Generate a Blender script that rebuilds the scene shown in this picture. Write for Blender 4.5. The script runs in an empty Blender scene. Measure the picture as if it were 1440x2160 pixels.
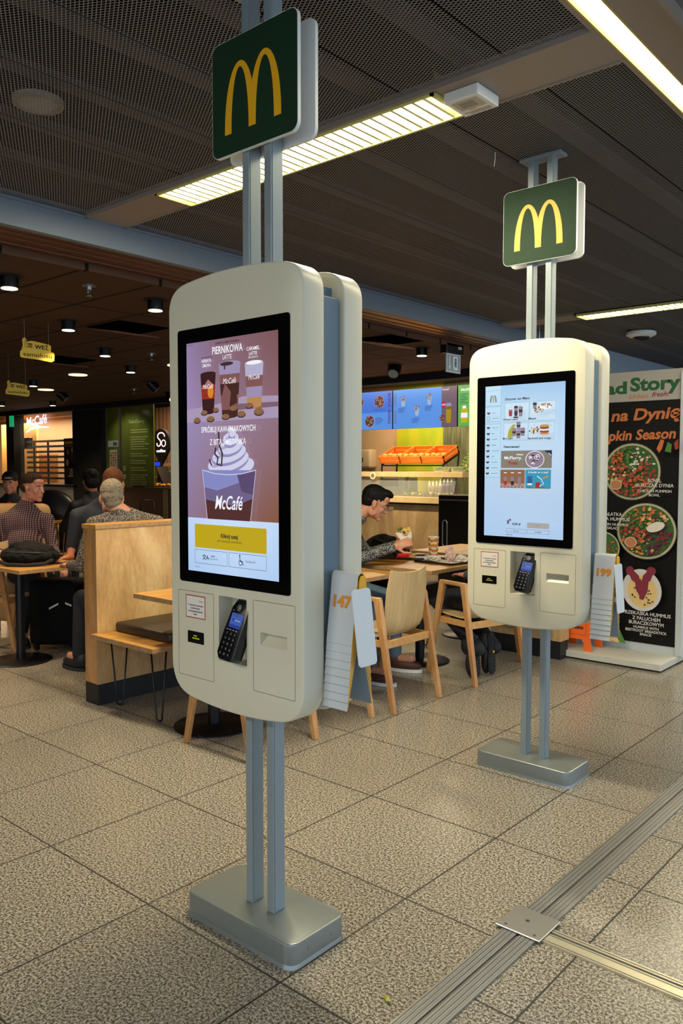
import bpy, bmesh, math, random
from mathutils import Vector, Matrix, Euler
random.seed(7)
PI = math.pi
SC = bpy.context.scene
COL = SC.collection
V = Vector

# ------------------------------------------------------------------ materials
def lin(c):
    if isinstance(c, str):
        c = [int(c[i:i+2], 16)/255 for i in (0, 2, 4)]
    return tuple(x/12.92 if x <= .04045 else ((x+.055)/1.055)**2.4 for x in c[:3]) + (1,)

_M = {}
def mat(name, col='808080', rough=.5, metal=0., emit=0., var=.06, scale=30., bump=0., trans=0., alpha=1., coat=0., spec=.5):
    if name in _M: return _M[name]
    m = bpy.data.materials.new(name); m.use_nodes = True; _M[name] = m
    nt = m.node_tree; b = nt.nodes['Principled BSDF']
    c = lin(col)
    b.inputs['Roughness'].default_value = rough
    b.inputs['Metallic'].default_value = metal
    b.inputs['Specular IOR Level'].default_value = spec
    if coat: b.inputs['Coat Weight'].default_value = coat
    if trans:
        b.inputs['Transmission Weight'].default_value = trans
    if alpha < 1: b.inputs['Alpha'].default_value = alpha
    if emit:
        b.inputs['Emission Color'].default_value = c
        b.inputs['Emission Strength'].default_value = emit
        b.inputs['Base Color'].default_value = tuple(x*.1 for x in c[:3]) + (1,)
        return m
    tc = nt.nodes.new('ShaderNodeTexCoord'); n = nt.nodes.new('ShaderNodeTexNoise')
    n.inputs['Scale'].default_value = scale; n.inputs['Detail'].default_value = 3
    nt.links.new(tc.outputs['Object'], n.inputs['Vector'])
    mx = nt.nodes.new('ShaderNodeMix'); mx.data_type = 'RGBA'
    mx.inputs[6].default_value = tuple(x*(1-var) for x in c[:3]) + (1,)
    mx.inputs[7].default_value = tuple(min(1, x*(1+var)) for x in c[:3]) + (1,)
    nt.links.new(n.outputs['Fac'], mx.inputs[0]); nt.links.new(mx.outputs[2], b.inputs['Base Color'])
    if bump:
        bp = nt.nodes.new('ShaderNodeBump'); bp.inputs['Strength'].default_value = bump; bp.inputs['Distance'].default_value = .002
        nt.links.new(n.outputs['Fac'], bp.inputs['Height']); nt.links.new(bp.outputs[0], b.inputs['Normal'])
    return m

class NT:
    """small helper to write node trees"""
    def __init__(s, name):
        s.m = bpy.data.materials.new(name); s.m.use_nodes = True; s.t = s.m.node_tree
        s.b = s.t.nodes['Principled BSDF']; _M[name] = s.m
    def n(s, typ, **kw):
        x = s.t.nodes.new(typ)
        for k, v in kw.items(): setattr(x, k, v)
        return x
    def l(s, a, b): s.t.links.new(a, b)
    def math(s, op, a, b=None, c=None):
        x = s.n('ShaderNodeMath', operation=op)
        for i, q in enumerate((a, b, c)):
            if q is None: continue
            if isinstance(q, (int, float)): x.inputs[i].default_value = q
            else: s.l(q, x.inputs[i])
        return x.outputs[0]
    def coord(s):
        tc = s.n('ShaderNodeTexCoord'); sp = s.n('ShaderNodeSeparateXYZ'); s.l(tc.outputs['Object'], sp.inputs[0])
        return tc.outputs['Object'], sp.outputs[0], sp.outputs[1], sp.outputs[2]
    def mapping(s, vec, sc=(1, 1, 1)):
        mp = s.n('ShaderNodeMapping'); mp.inputs['Scale'].default_value = sc; s.l(vec, mp.inputs['Vector']); return mp.outputs[0]
    def noise(s, vec, scale, detail=3, rough=.5, dist=0.):
        x = s.n('ShaderNodeTexNoise'); s.l(vec, x.inputs['Vector']); x.inputs['Scale'].default_value = scale
        x.inputs['Detail'].default_value = detail; x.inputs['Roughness'].default_value = rough; x.inputs['Distortion'].default_value = dist
        return x.outputs['Fac']
    def ramp(s, fac, stops, interp='LINEAR'):
        r = s.n('ShaderNodeValToRGB'); r.color_ramp.interpolation = interp
        e = r.color_ramp.elements
        while len(e) < len(stops): e.new(.5)
        for i, (p, c) in enumerate(stops): e[i].position = p; e[i].color = lin(c)
        s.l(fac, r.inputs[0]); return r.outputs[0]
    def mix(s, f, a, b):
        x = s.n('ShaderNodeMix', data_type='RGBA')
        for i, q in ((0, f), (6, a), (7, b)):
            if isinstance(q, (int, float)): x.inputs[i].default_value = q
            elif isinstance(q, (str, tuple)): x.inputs[i].default_value = lin(q)
            else: s.l(q, x.inputs[i])
        return x.outputs[2]

def m_floor(name, x0, ta, y0, tb):
    s = NT(name); vec, x, y, z = s.coord()
    sp = s.math('ADD', s.math('MULTIPLY', s.noise(vec, 260, 2, .7), .55), s.math('MULTIPLY', s.noise(vec, 120, 1, .5), .45))
    c1 = s.ramp(sp, [(.40, '2b2723'), (.465, '655e54'), (.51, '958c7e'), (.58, 'c4bbab')])
    big = s.noise(vec, 2.2, 3)
    c2 = s.mix(s.math('MULTIPLY', big, .35), c1, '6f685c')
    # every slab slightly different
    fx = s.math('FLOOR', s.math('DIVIDE', s.math('SUBTRACT', x, x0), ta)); fy = s.math('FLOOR', s.math('DIVIDE', s.math('SUBTRACT', y, y0), tb))
    cb = s.n('ShaderNodeCombineXYZ'); s.l(fx, cb.inputs[0]); s.l(fy, cb.inputs[1])
    wn = s.n('ShaderNodeTexWhiteNoise'); s.l(cb.outputs[0], wn.inputs[0])
    c3 = s.mix(s.math('MULTIPLY', wn.outputs['Value'], .14), c2, '4e4942')
    def seam(c, o, t):
        d = s.math('FRACT', s.math('DIVIDE', s.math('SUBTRACT', c, o), t))
        d = s.math('ABSOLUTE', s.math('SUBTRACT', d, .5))
        return s.math('GREATER_THAN', d, .5-.0033/t)
    j = s.math('MAXIMUM', seam(x, x0, ta), seam(y, y0, tb))
    s.l(s.mix(s.math('MULTIPLY', j, .95), c3, '17130f'), s.b.inputs['Base Color'])
    r = s.math('ADD', .17, s.math('MULTIPLY', sp, .14)); s.l(s.math('ADD', r, s.math('MULTIPLY', j, .4)), s.b.inputs['Roughness'])
    s.b.inputs['Specular IOR Level'].default_value = .5
    return s.m

def m_mesh(name):
    """expanded metal: open diamonds, bright strands"""
    s = NT(name); vec, x, y, z = s.coord()
    a, b, w = .026, .015, .27
    u = s.math('DIVIDE', x, a); v = s.math('DIVIDE', y, b)
    def strand(q):
        d = s.math('ABSOLUTE', s.math('SUBTRACT', s.math('FRACT', q), .5)); return s.math('LESS_THAN', d, w/2)
    k = s.math('MAXIMUM', strand(s.math('ADD', u, v)), strand(s.math('SUBTRACT', u, v)))
    # panel joints, running away from the entrance
    jx = s.math('ABSOLUTE', s.math('SUBTRACT', s.math('FRACT', s.math('DIVIDE', s.math('ADD', x, 1.487), .445)), .5))
    j = s.math('GREATER_THAN', jx, .4935)
    s.b.inputs['Base Color'].default_value = lin('7c7a7c'); s.b.inputs['Roughness'].default_value = .6; s.b.inputs['Metallic'].default_value = .1
    s.l(s.math('MULTIPLY', k, s.math('SUBTRACT', 1, j)), s.b.inputs['Alpha'])
    return s.m

def m_wood(name, c0, c1, c2, sc=(3, 3, .5), gr=9., rough=.45, knots=True):
    s = NT(name); vec, x, y, z = s.coord(); mp = s.mapping(vec, sc)
    n1 = s.noise(mp, gr*.25, 4, .55, 1.6); n2 = s.noise(mp, gr*5, 2, .5, .3)
    f = s.math('ADD', s.math('MULTIPLY', n1, .75), s.math('MULTIPLY', n2, .25))
    c = s.ramp(f, [(.3, c0), (.5, c1), (.68, c2)])
    s.l(c, s.b.inputs['Base Color']); s.b.inputs['Roughness'].default_value = rough
    return s.m

def m_ply(name):
    """cut edge of birch plywood: thin dark glue lines between pale veneers"""
    s = NT(name); vec, x, y, z = s.coord()
    q = s.math('ADD', s.math('ADD', x, y), z)
    d = s.math('ABSOLUTE', s.math('SUBTRACT', s.math('FRACT', s.math('MULTIPLY', q, 150)), .5))
    n = s.noise(vec, 40, 2)
    c = s.mix(s.math('LESS_THAN', d, .17), s.ramp(n, [(.3, 'a8835a'), (.7, 'c6a074')]), '6d4a2c')
    s.l(c, s.b.inputs['Base Color']); s.b.inputs['Roughness'].default_value = .6
    return s.m

def m_check(name, base, light, sx, w=.35, rough=.85):
    """small woven check for shirts"""
    s = NT(name); vec, x, y, z = s.coord()
    def ln(q):
        return s.math('LESS_THAN', s.math('FRACT', s.math('MULTIPLY', q, sx)), w)
    u = s.math('ADD', s.math('MULTIPLY', x, .8), s.math('MULTIPLY', y, .6)); v = s.math('ADD', z, s.math('MULTIPLY', y, .12))
    f = s.math('MULTIPLY', s.math('ADD', ln(u), ln(v)), .5)
    s.l(s.mix(f, base, light), s.b.inputs['Base Color']); s.b.inputs['Roughness'].default_value = rough
    s.b.inputs['Specular IOR Level'].default_value = .15
    return s.m

def m_dots(name, base, light, scale, thr=.5, rough=.85, stretch=(1, 1, 1)):
    s = NT(name); vec, x, y, z = s.coord(); mp = s.mapping(vec, stretch)
    v = s.n('ShaderNodeTexVoronoi'); s.l(mp, v.inputs['Vector']); v.inputs['Scale'].default_value = scale
    c = s.ramp(v.outputs['Distance'], [(thr-.08, light), (thr+.05, base)])
    s.l(c, s.b.inputs['Base Color']); s.b.inputs['Roughness'].default_value = rough; s.b.inputs['Specular IOR Level'].default_value = .15
    return s.m

def m_tiles(name, base, joint, x0, tx, y0, ty, w=.008):
    s = NT(name); vec, x, y, z = s.coord()
    def seam(c, o, t):
        d = s.math('ABSOLUTE', s.math('SUBTRACT', s.math('FRACT', s.math('DIVIDE', s.math('SUBTRACT', c, o), t)), .5))
        return s.math('GREATER_THAN', d, .5-w/t)
    j = s.math('MAXIMUM', seam(x, x0, tx), seam(y, y0, ty))
    n = s.noise(vec, 60, 2)
    c = s.mix(s.math('MULTIPLY', n, .4), base, '2a1c14')
    s.l(s.mix(j, c, joint), s.b.inputs['Base Color']); s.b.inputs['Roughness'].default_value = .8
    s.b.inputs['Specular IOR Level'].default_value = .2
    return s.m

def m_glass(name, col='ffffff', alpha=.12, rough=.05):
    s = NT(name); s.b.inputs['Base Color'].default_value = lin(col); s.b.inputs['Roughness'].default_value = rough
    s.b.inputs['Alpha'].default_value = alpha; s.b.inputs['Specular IOR Level'].default_value = .6
    return s.m

# ------------------------------------------------------------------ bmesh shapes
def box(bm, x0, x1, y0, y1, z0, z1, mi=0, bev=0., seg=2):
    vs = [bm.verts.new(p) for p in ((x0, y0, z0), (x1, y0, z0), (x1, y1, z0), (x0, y1, z0), (x0, y0, z1), (x1, y0, z1), (x1, y1, z1), (x0, y1, z1))]
    fs = [bm.faces.new([vs[i] for i in q]) for q in ((0, 3, 2, 1), (4, 5, 6, 7), (0, 1, 5, 4), (1, 2, 6, 5), (2, 3, 7, 6), (3, 0, 4, 7))]
    for f in fs: f.material_index = mi
    if bev:
        es = list({e for f in fs for e in f.edges})
        r = bmesh.ops.bevel(bm, geom=es, offset=bev, segments=seg, affect='EDGES', profile=.5)
        for f in r['faces']: f.material_index = mi
    return vs

def cyl(bm, c, r, h, seg=24, axis='Z', r2=None, mi=0):
    r2 = r if r2 is None else r2
    ax = {'X': V((1, 0, 0)), 'Y': V((0, 1, 0)), 'Z': V((0, 0, 1))}[axis] if isinstance(axis, str) else V(axis).normalized()
    M = Matrix.Translation(V(c)) @ ax.to_track_quat('Z', 'Y').to_matrix().to_4x4()
    a = [bm.verts.new(M @ V((r*math.cos(2*PI*i/seg), r*math.sin(2*PI*i/seg), 0))) for i in range(seg)]
    b = [bm.verts.new(M @ V((r2*math.cos(2*PI*i/seg), r2*math.sin(2*PI*i/seg), h))) for i in range(seg)]
    fs = [bm.faces.new((a[i], a[(i+1) % seg], b[(i+1) % seg], b[i])) for i in range(seg)]
    fs += [bm.faces.new(a[::-1]), bm.faces.new(b)]
    for f in fs: f.material_index = mi
    return fs

def ell(bm, c, r, R=None, u=16, v=10, mi=0):
    if not hasattr(r, '__len__'): r = (r, r, r)
    M = Matrix.Translation(V(c)) @ (R.to_4x4() if R is not None else Matrix.Identity(4)) @ Matrix.Diagonal((r[0], r[1], r[2], 1))
    g = bmesh.ops.create_uvsphere(bm, u_segments=u, v_segments=v, radius=1, matrix=M)
    for vv in g['verts']:
        for f in vv.link_faces: f.material_index = mi
    return g['verts']

def cap(bm, p0, r0, p1, r1, seg=12, mi=0):
    """tapered capsule"""
    p0, p1 = V(p0), V(p1); d = p1-p0; L = d.length or 1e-4
    q = d.to_track_quat('Z', 'Y').to_matrix()
    rings = []
    for k in (-75, -45, -15): a = math.radians(k); rings.append((r0*math.cos(a), r0*math.sin(a)))
    for k in (15, 45, 75): a = math.radians(k); rings.append((r1*math.cos(a), L+r1*math.sin(a)))
    R = [[bm.verts.new(p0 + q @ V((r*math.cos(2*PI*i/seg), r*math.sin(2*PI*i/seg), z))) for i in range(seg)] for r, z in rings]
    fs = []
    for A, B in zip(R, R[1:]):
        for i in range(seg): fs.append(bm.faces.new((A[i], A[(i+1) % seg], B[(i+1) % seg], B[i])))
    b = bm.verts.new(p0 + q @ V((0, 0, -r0))); t = bm.verts.new(p0 + q @ V((0, 0, L+r1)))
    for i in range(seg):
        fs.append(bm.faces.new((R[0][(i+1) % seg], R[0][i], b))); fs.append(bm.faces.new((R[-1][i], R[-1][(i+1) % seg], t)))
    for f in fs: f.material_index = mi

def tube(bm, pts, r, seg=10, mi=0, closed=False):
    pts = [V(p) for p in pts]; n = len(pts); R = []
    up = None
    for i, p in enumerate(pts):
        a = pts[i-1] if (i or closed) else p; b = pts[(i+1) % n] if (i < n-1 or closed) else p
        t = (b-a).normalized()
        if up is None:
            up = V((0, 0, 1)) if abs(t.z) < .9 else V((1, 0, 0))
        s = t.cross(up).normalized(); up = s.cross(t).normalized()
        rr = r[i] if hasattr(r, '__len__') else r
        R.append([bm.verts.new(p + (s*math.cos(2*PI*k/seg) + up*math.sin(2*PI*k/seg))*rr) for k in range(seg)])
    pr = list(zip(R, R[1:])) + ([(R[-1], R[0])] if closed else [])
    for A, B in pr:
        for i in range(seg): bm.faces.new((A[i], A[(i+1) % seg], B[(i+1) % seg], B[i])).material_index = mi
    if not closed:
        bm.faces.new(R[0][::-1]).material_index = mi; bm.faces.new(R[-1]).material_index = mi

def prism(bm, poly, f0, f1, mi=0, mcap=None):
    """poly = list of 2D points; f0/f1 map a 2D point to 3D for the two caps"""
    a = [bm.verts.new(f0(*p)) for p in poly]; b = [bm.verts.new(f1(*p)) for p in poly]; n = len(poly)
    A = bm.faces.new(a); B = bm.faces.new(b[::-1]); fs = [A, B]
    if mcap is not None: A.material_index = mcap; B.material_index = mcap
    else: A.material_index = B.material_index = mi
    for i in range(n):
        f = bm.faces.new((a[(i+1) % n], a[i], b[i], b[(i+1) % n])); f.material_index = mi; fs.append(f)
    return fs

def lathe(bm, prof, c=(0, 0, 0), seg=24, mi=0):
    c = V(c); R = []
    for r, z in prof: R.append([bm.verts.new(c + V((r*math.cos(2*PI*i/seg), r*math.sin(2*PI*i/seg), z))) for i in range(seg)])
    for A, B in zip(R, R[1:]):
        for i in range(seg): bm.faces.new((A[i], A[(i+1) % seg], B[(i+1) % seg], B[i])).material_index = mi
    bm.faces.new(R[0][::-1]).material_index = mi; bm.faces.new(R[-1]).material_index = mi

def rrect(x0, x1, y0, y1, r, n=5):
    if not hasattr(r, '__len__'): r = (r,)*4     # bl, br, tr, tl
    P = []
    for (cx, cy, a0), rr in zip(((x0, y0, 180), (x1, y0, 270), (x1, y1, 0), (x0, y1, 90)), r):
        sx = 1 if cx == x0 else -1; sy = 1 if cy == y0 else -1
        for i in range(n+1):
            a = math.radians(a0 + 90*i/n); P.append((cx+sx*rr+rr*math.cos(a), cy+sy*rr+rr*math.sin(a)))
    return P

# ------------------------------------------------------------------ objects
def wm(o):
    return (wm(o.parent) if o.parent else Matrix.Identity(4)) @ o.matrix_basis

def link(name, me, m, parent=None, smooth=False, world=True):
    o = bpy.data.objects.new(name, me); COL.objects.link(o)
    for x in (m if isinstance(m, (list, tuple)) else [m]): me.materials.append(x)
    if parent is not None:
        o.parent = parent
        if world: me.transform(wm(parent).inverted())
    if smooth is True:
        for p in me.polygons: p.use_smooth = True
    elif smooth:
        for p in me.polygons: p.use_smooth = True
        me.set_sharp_from_angle(angle=math.radians(smooth))
    return o

def obj(name, bm, m, parent=None, smooth=False, world=True, norm=True):
    if norm: bmesh.ops.recalc_face_normals(bm, faces=bm.faces[:])
    me = bpy.data.meshes.new(name); bm.to_mesh(me); bm.free()
    return link(name, me, m, parent, smooth, world)

def tag(o, label, cat=None, group=None, kind=None):
    if label: o['label'] = label
    if cat: o['category'] = cat
    if group: o['group'] = group
    if kind: o['kind'] = kind
    return o

def thing(name, label, cat, loc=(0, 0, 0), rz=0, group=None):
    o = bpy.data.objects.new(name, None); COL.objects.link(o); o.empty_display_size = .05
    o.location = loc; o.rotation_euler = (0, 0, rz)
    return tag(o, label, cat, group)

def struct(name, bm, m, smooth=False, norm=True, label=None):
    return tag(obj(name, bm, m, None, smooth, norm=norm), label, kind='structure')

def dup(root, loc, rz=0, label=None, group=None):
    r = root.copy(); COL.objects.link(r); r.location = loc; r.rotation_euler = (0, 0, rz)
    if label: r['label'] = label
    if group: r['group'] = group
    def rec(src, dst):
        for ch in list(src.children):
            c = ch.copy(); COL.objects.link(c); c.parent = dst; rec(ch, c)
    rec(root, r); return r

def evalmesh(o):
    bpy.context.view_layer.update()
    dg = bpy.context.evaluated_depsgraph_get()
    me = bpy.data.meshes.new_from_object(o.evaluated_get(dg))
    return me

def remesh(bm, voxel, sm=6, fac=.5, noise=0.):
    me = bpy.data.meshes.new('t'); bm.to_mesh(me); bm.free()
    o = bpy.data.objects.new('t', me); COL.objects.link(o)
    r = o.modifiers.new('r', 'REMESH'); r.mode = 'VOXEL'; r.voxel_size = voxel
    s = o.modifiers.new('s', 'SMOOTH'); s.factor = fac; s.iterations = sm
    out = evalmesh(o); bpy.data.objects.remove(o); bpy.data.meshes.remove(me)
    out.materials.clear()
    return out

# ------------------------------------------------------------------ flat graphics painter
_fontcache = {}
def glyphs(body, bold=0., shear=0., space=1.):
    key = (body, bold, shear, space)
    if key in _fontcache: return _fontcache[key]
    cu = bpy.data.curves.new('t', 'FONT'); cu.body = body; cu.size = 1; cu.resolution_u = 3; cu.shear = shear; cu.offset = bold; cu.space_character = space
    o = bpy.data.objects.new('t', cu); COL.objects.link(o)
    me = evalmesh(o); bpy.data.objects.remove(o); bpy.data.curves.remove(cu)
    vs = [tuple(v.co[:2]) for v in me.vertices]; fs = [tuple(p.vertices) for p in me.polygons]
    bpy.data.meshes.remove(me)
    if not vs: vs = [(0, 0)]
    x0 = min(v[0] for v in vs); x1 = max(v[0] for v in vs); y0 = min(v[1] for v in vs); y1 = max(v[1] for v in vs)
    _fontcache[key] = (vs, fs, x0, x1, y0, y1); return _fontcache[key]

class Paint:
    def __init__(s, o, ux, uy, step=.00012, base=0.):
        s.o, s.ux, s.uy = V(o), V(ux), V(uy); s.n = s.ux.cross(s.uy).normalized(); s.bm = bmesh.new(); s.k = 0; s.step = step; s.base = base; s.ms = []
    def mi(s, m):
        if m not in s.ms: s.ms.append(m)
        return s.ms.index(m)
    def P(s, u, v):
        return s.o + s.ux*u + s.uy*v + s.n*(s.base + s.k*s.step)
    def poly(s, pts, m):
        s.k += 1; f = s.bm.faces.new([s.bm.verts.new(s.P(*p)) for p in pts]); f.material_index = s.mi(m); return s
    def rect(s, u0, v0, u1, v1, m, r=0):
        return s.poly(rrect(u0, u1, v0, v1, r, 4) if r else [(u0, v0), (u1, v0), (u1, v1), (u0, v1)], m)
    def frame(s, u0, v0, u1, v1, w, m):
        s.k += 1; i = s.mi(m)
        for a in ((u0, v0, u1, v0+w), (u0, v1-w, u1, v1), (u0, v0+w, u0+w, v1-w), (u1-w, v0+w, u1, v1-w)):
            f = s.bm.faces.new([s.bm.verts.new(s.P(*p)) for p in ((a[0], a[1]), (a[2], a[1]), (a[2], a[3]), (a[0], a[3]))]); f.material_index = i
        return s
    def oval(s, u, v, a, b, m, n=20, rot=0):
        c, q = math.cos(rot), math.sin(rot)
        return s.poly([(u+a*math.cos(2*PI*i/n)*c-b*math.sin(2*PI*i/n)*q, v+a*math.cos(2*PI*i/n)*q+b*math.sin(2*PI*i/n)*c) for i in range(n)], m)
    def strip(s, A, B, m, keep=False):
        if not keep: s.k += 1
        i = s.mi(m); a = [s.bm.verts.new(s.P(*p)) for p in A]; b = [s.bm.verts.new(s.P(*p)) for p in B]
        for j in range(len(a)-1):
            f = s.bm.faces.new((a[j], b[j], b[j+1], a[j+1])); f.material_index = i
            f.normal_update()
            if f.normal.dot(s.n) < 0: f.normal_flip()
        return s
    def line(s, pts, w, m, keep=False):
        A, B = [], []
        for i, p in enumerate(pts):
            a = pts[max(i-1, 0)]; b = pts[min(i+1, len(pts)-1)]
            dx, dy = b[0]-a[0], b[1]-a[1]; L = math.hypot(dx, dy) or 1; ww = (w[i] if hasattr(w, '__len__') else w)/2
            A.append((p[0]-dy/L*ww, p[1]+dx/L*ww)); B.append((p[0]+dy/L*ww, p[1]-dx/L*ww))
        return s.strip(A, B, m, keep)
    def text(s, body, u, v, h, m, w=None, al='c', bold=0., shear=0., rot=0., space=1., cap=None):
        """h = height of the ink of a capital letter; (u,v) = baseline anchor; w = forced width"""
        vs, fs, x0, x1, y0, y1 = glyphs(body, bold, shear, space)
        sc = h/.73; W = (x1-x0)*sc; sx = sc
        if w: sx = sc*w/W; W = w
        off = {'l': 0, 'c': -W/2, 'r': -W}[al]
        s.k += 1; i = s.mi(m); c, q = math.cos(rot), math.sin(rot); nv = []
        for x, y in vs:
            X = off+(x-x0)*sx; Y = y*sc
            nv.append(s.bm.verts.new(s.P(u+X*c-Y*q, v+X*q+Y*c)))
        for f in fs:
            try: s.bm.faces.new([nv[j] for j in f]).material_index = i
            except ValueError: pass
        return s
    def done(s, name, parent=None, world=True):
        return obj(name, s.bm, s.ms, parent, norm=False, world=world)

def arches(p, u, v, w, h, m):
    """two joined arches, lower left corner (u,v)"""
    for sg in (1, -1):
        A, B = [], []
        for i in range(33):
            t = PI*(1-i/32)
            x = .28+.28*math.cos(t); y = math.sin(t)**.92; xi = .28+.157*math.cos(t); yi = (1-.085)*math.sin(t)**.95
            x = min(x, .5)
            if sg < 0: x, xi = 1-x, 1-xi
            A.append((u+x*w, v+y*h)); B.append((u+xi*w, v+yi*h))
        p.strip(A, B, m, keep=(sg < 0))
# ------------------------------------------------------------------ camera
h = 1.46
yaw, pitch, roll = .71677, .05497, .00093
cam = bpy.data.cameras.new('camera'); co = bpy.data.objects.new('camera', cam); COL.objects.link(co); SC.camera = co
fw = V((-math.sin(yaw)*math.cos(pitch), math.cos(yaw)*math.cos(pitch), -math.sin(pitch)))
rt = fw.cross(V((0, 0, 1))).normalized(); up = rt.cross(fw)
rt, up = rt*math.cos(roll)+up*math.sin(roll), -rt*math.sin(roll)+up*math.cos(roll)
co.matrix_world = Matrix(((rt.x, up.x, -fw.x, 0), (rt.y, up.y, -fw.y, 0), (rt.z, up.z, -fw.z, h), (0, 0, 0, 1)))
cam.sensor_fit = 'VERTICAL'; cam.sensor_height = 36; cam.sensor_width = 24; cam.lens = 1706/2160*36; cam.clip_start = .05

SC.view_settings.view_transform = 'Standard'; SC.view_settings.look = 'None'; SC.view_settings.gamma = 1
SC.view_settings.use_curve_mapping = False; SC.view_settings.exposure = .48
SC.cycles.max_bounces = 8; SC.cycles.transparent_max_bounces = 12
w = bpy.data.worlds.new('daylight'); SC.world = w; w.use_nodes = True
bg = w.node_tree.nodes['Background']; bg.inputs[0].default_value = (.66, .82, 1, 1); bg.inputs[1].default_value = 1.25

def area(name, loc, sx, sy, power, col, rot=(0, 0, 0), spread=180):
    l = bpy.data.lights.new(name, 'AREA'); l.shape = 'RECTANGLE'; l.size = sx; l.size_y = sy; l.energy = power; l.color = col; l.spread = math.radians(spread)
    o = bpy.data.objects.new(name, l); COL.objects.link(o); o.location = loc; o.rotation_euler = rot; return o
def spot(name, loc, power, col, ang=95, rad=.04, rot=(0, 0, 0)):
    l = bpy.data.lights.new(name, 'SPOT'); l.energy = power; l.color = col; l.spot_size = math.radians(ang); l.spot_blend = .6; l.shadow_soft_size = rad
    o = bpy.data.objects.new(name, l); COL.objects.link(o); o.location = loc; o.rotation_euler = rot; return o

# ------------------------------------------------------------------ materials in use
FLR = m_floor('granite_slabs', -2.846, .629, 2.748, .594); FLR2 = m_floor('granite_slabs_outer', -1.008, .66, 2.30, .44)
MESH = m_mesh('expanded_metal')
BIRCH = m_wood('birch', 'a37b4a', 'c39c67', 'd8b985', (2, 2, .7), 6)
BIRCHD = m_wood('birch_dull', '8f7550', 'ab9069', 'c0a77f', (2, 2, .7), 6)
OAK = m_wood('table_oak', 'a06c2c', 'bb863c', 'cf9d52', (6, .6, 6), 5, .35)
CHW = m_wood('chair_wood', 'b07b42', 'c69558', 'd8ac70', (1, 1, 1), 7, .4)
CHF = m_wood('chair_frame_wood', '98683a', 'b58450', 'cc9f6c', (2, 2, .6), 7, .4)
SHELL = m_wood('chair_shell_veneer', 'b2925f', 'c5a777', 'd3ba8e', (1.2, 9, .7), 9, .4)
PLY = m_ply('plywood_edge')
BLACK = mat('black_metal', '141416', .35, .3); BLK2 = mat('black_matt', '0e0e10', .8); VOID = mat('plenum_black', '0a0a0b', .95, spec=0)
SKIRT = mat('black_skirting', '17191c', .5)
POST = mat('post_paint', '8b969b', .4, .25, var=.03); BASEP = mat('base_paint', '8a908e', .3, .5, var=.04)
KBODY = mat('kiosk_cream', 'd2ccb6', .38, var=.01, scale=4); KSIDE = mat('kiosk_white', 'd6dadb', .35, var=.01, scale=4)
KMID = mat('kiosk_core', '5d7280', .5, var=.05, scale=6)
GLS = mat('bezel_black', '050506', .07, var=0)
GREEN = mat('sign_green', '12301a', .6, var=.04, spec=.25); GOLD = mat('sign_gold', 'f0ac08', .45, var=.01)
WHITE = mat('white_plastic', 'dfe1e0', .4, var=.02); GREY = mat('grey_plastic', '9a9c9c', .5)
CREAM = mat('cream_trim', 'd6cdb4', .5); RED = mat('red', 'c81018', .5); DRED = mat('sticker_red', 'a02a26', .6)
PAPER = mat('paper', 'dcd6cc', .8); INK = mat('ink', '17181c', .7); ALU = mat('aluminium', 'b4b2ac', .32, .85, var=.08, scale=80)
ALUD = mat('aluminium_dark', '77767a', .4, .8, var=.12, scale=60); YEL = mat('tent_yellow', 'e8aa10', .45); TENT = mat('tent_white', 'c6c8ca', .35, var=.02)
ORA = mat('tent_orange', 'd98a1c', .6); STEEL = mat('brushed_steel', 'a9aaab', .3, .9)
SEAT = mat('seat_leather', '30261f', .42, bump=.2, scale=60)
def E_(name, c, k=1.): return mat('glow_'+name, c, .6, emit=k*.6 if k < 1.3 else k)

# ------------------------------------------------------------------ shell
bm = bmesh.new(); box(bm, -26, -1.2, -6, 15, -.2, 0); struct('floor', bm, FLR, label='speckled granite slab floor')
bm = bmesh.new(); box(bm, -1.2, 6, -6, 15, -.2, 0); struct('floor.001', bm, FLR2, label='paler granite slab floor beyond the aluminium rail')

# expanded metal ceiling: three fields between plain strips
ZC = 2.9
bm = bmesh.new()
for x0, x1, y0, y1 in ((-4.2, -1.19, -5, 2.59), (-4.2, -1.19, 2.85, 7.2), (-4.2, -1.19, 7.46, 15), (-.92, 2, -5, 15)):
    f = bm.faces.new([bm.verts.new(p) for p in ((x0, y0, ZC), (x0, y1, ZC), (x1, y1, ZC), (x1, y0, ZC))])
struct('ceiling', bm, MESH, norm=False, label='expanded metal mesh ceiling')
bm = bmesh.new(); box(bm, -4.3, 2.05, -5, 15, 3.5, 3.55); box(bm, -4.3, -4.25, -5, 15, 2.9, 3.5); box(bm, -4.3, 4.2, 14.9, 15, 2.9, 3.5); box(bm, -4.3, 4.2, -5, -4.95, 2.9, 3.5); box(bm, 2, 2.05, -5, 15, 2.9, 3.5); struct('ceiling.001', bm, VOID, label='black slab above the mesh ceiling')
CST = mat('strip_paint', '8b7f76', .55, var=.03)
bm = bmesh.new()
box(bm, -4.2, -3.56, 2.60, 2.84, 2.885, 2.915); box(bm, -1.80, -1.18, 2.60, 2.84, 2.885, 2.915)
for y in (2.585, 2.84): box(bm, -4.2, -1.18, y, y+.012, 2.88, 2.92)
struct('trim_1', bm, CST, label='plain brown grey strip across the mesh ceiling')
bm = bmesh.new()
box(bm, -1.18, -1.158, -4, 15, 2.885, 2.93); box(bm, -1.078, -.93, -4, 15, 2.885, 2.915); box(bm, -.935, -.92, -4, 15, 2.86, 2.93)
struct('trim_2', bm, CST, label='plain grey strip beside the long light')
bm = bmesh.new(); box(bm, -4.2, -3.4, 7.2, 7.46, 2.885, 2.915); struct('trim_3', bm, CST, label='grey strip at the far ceiling light')
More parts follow.
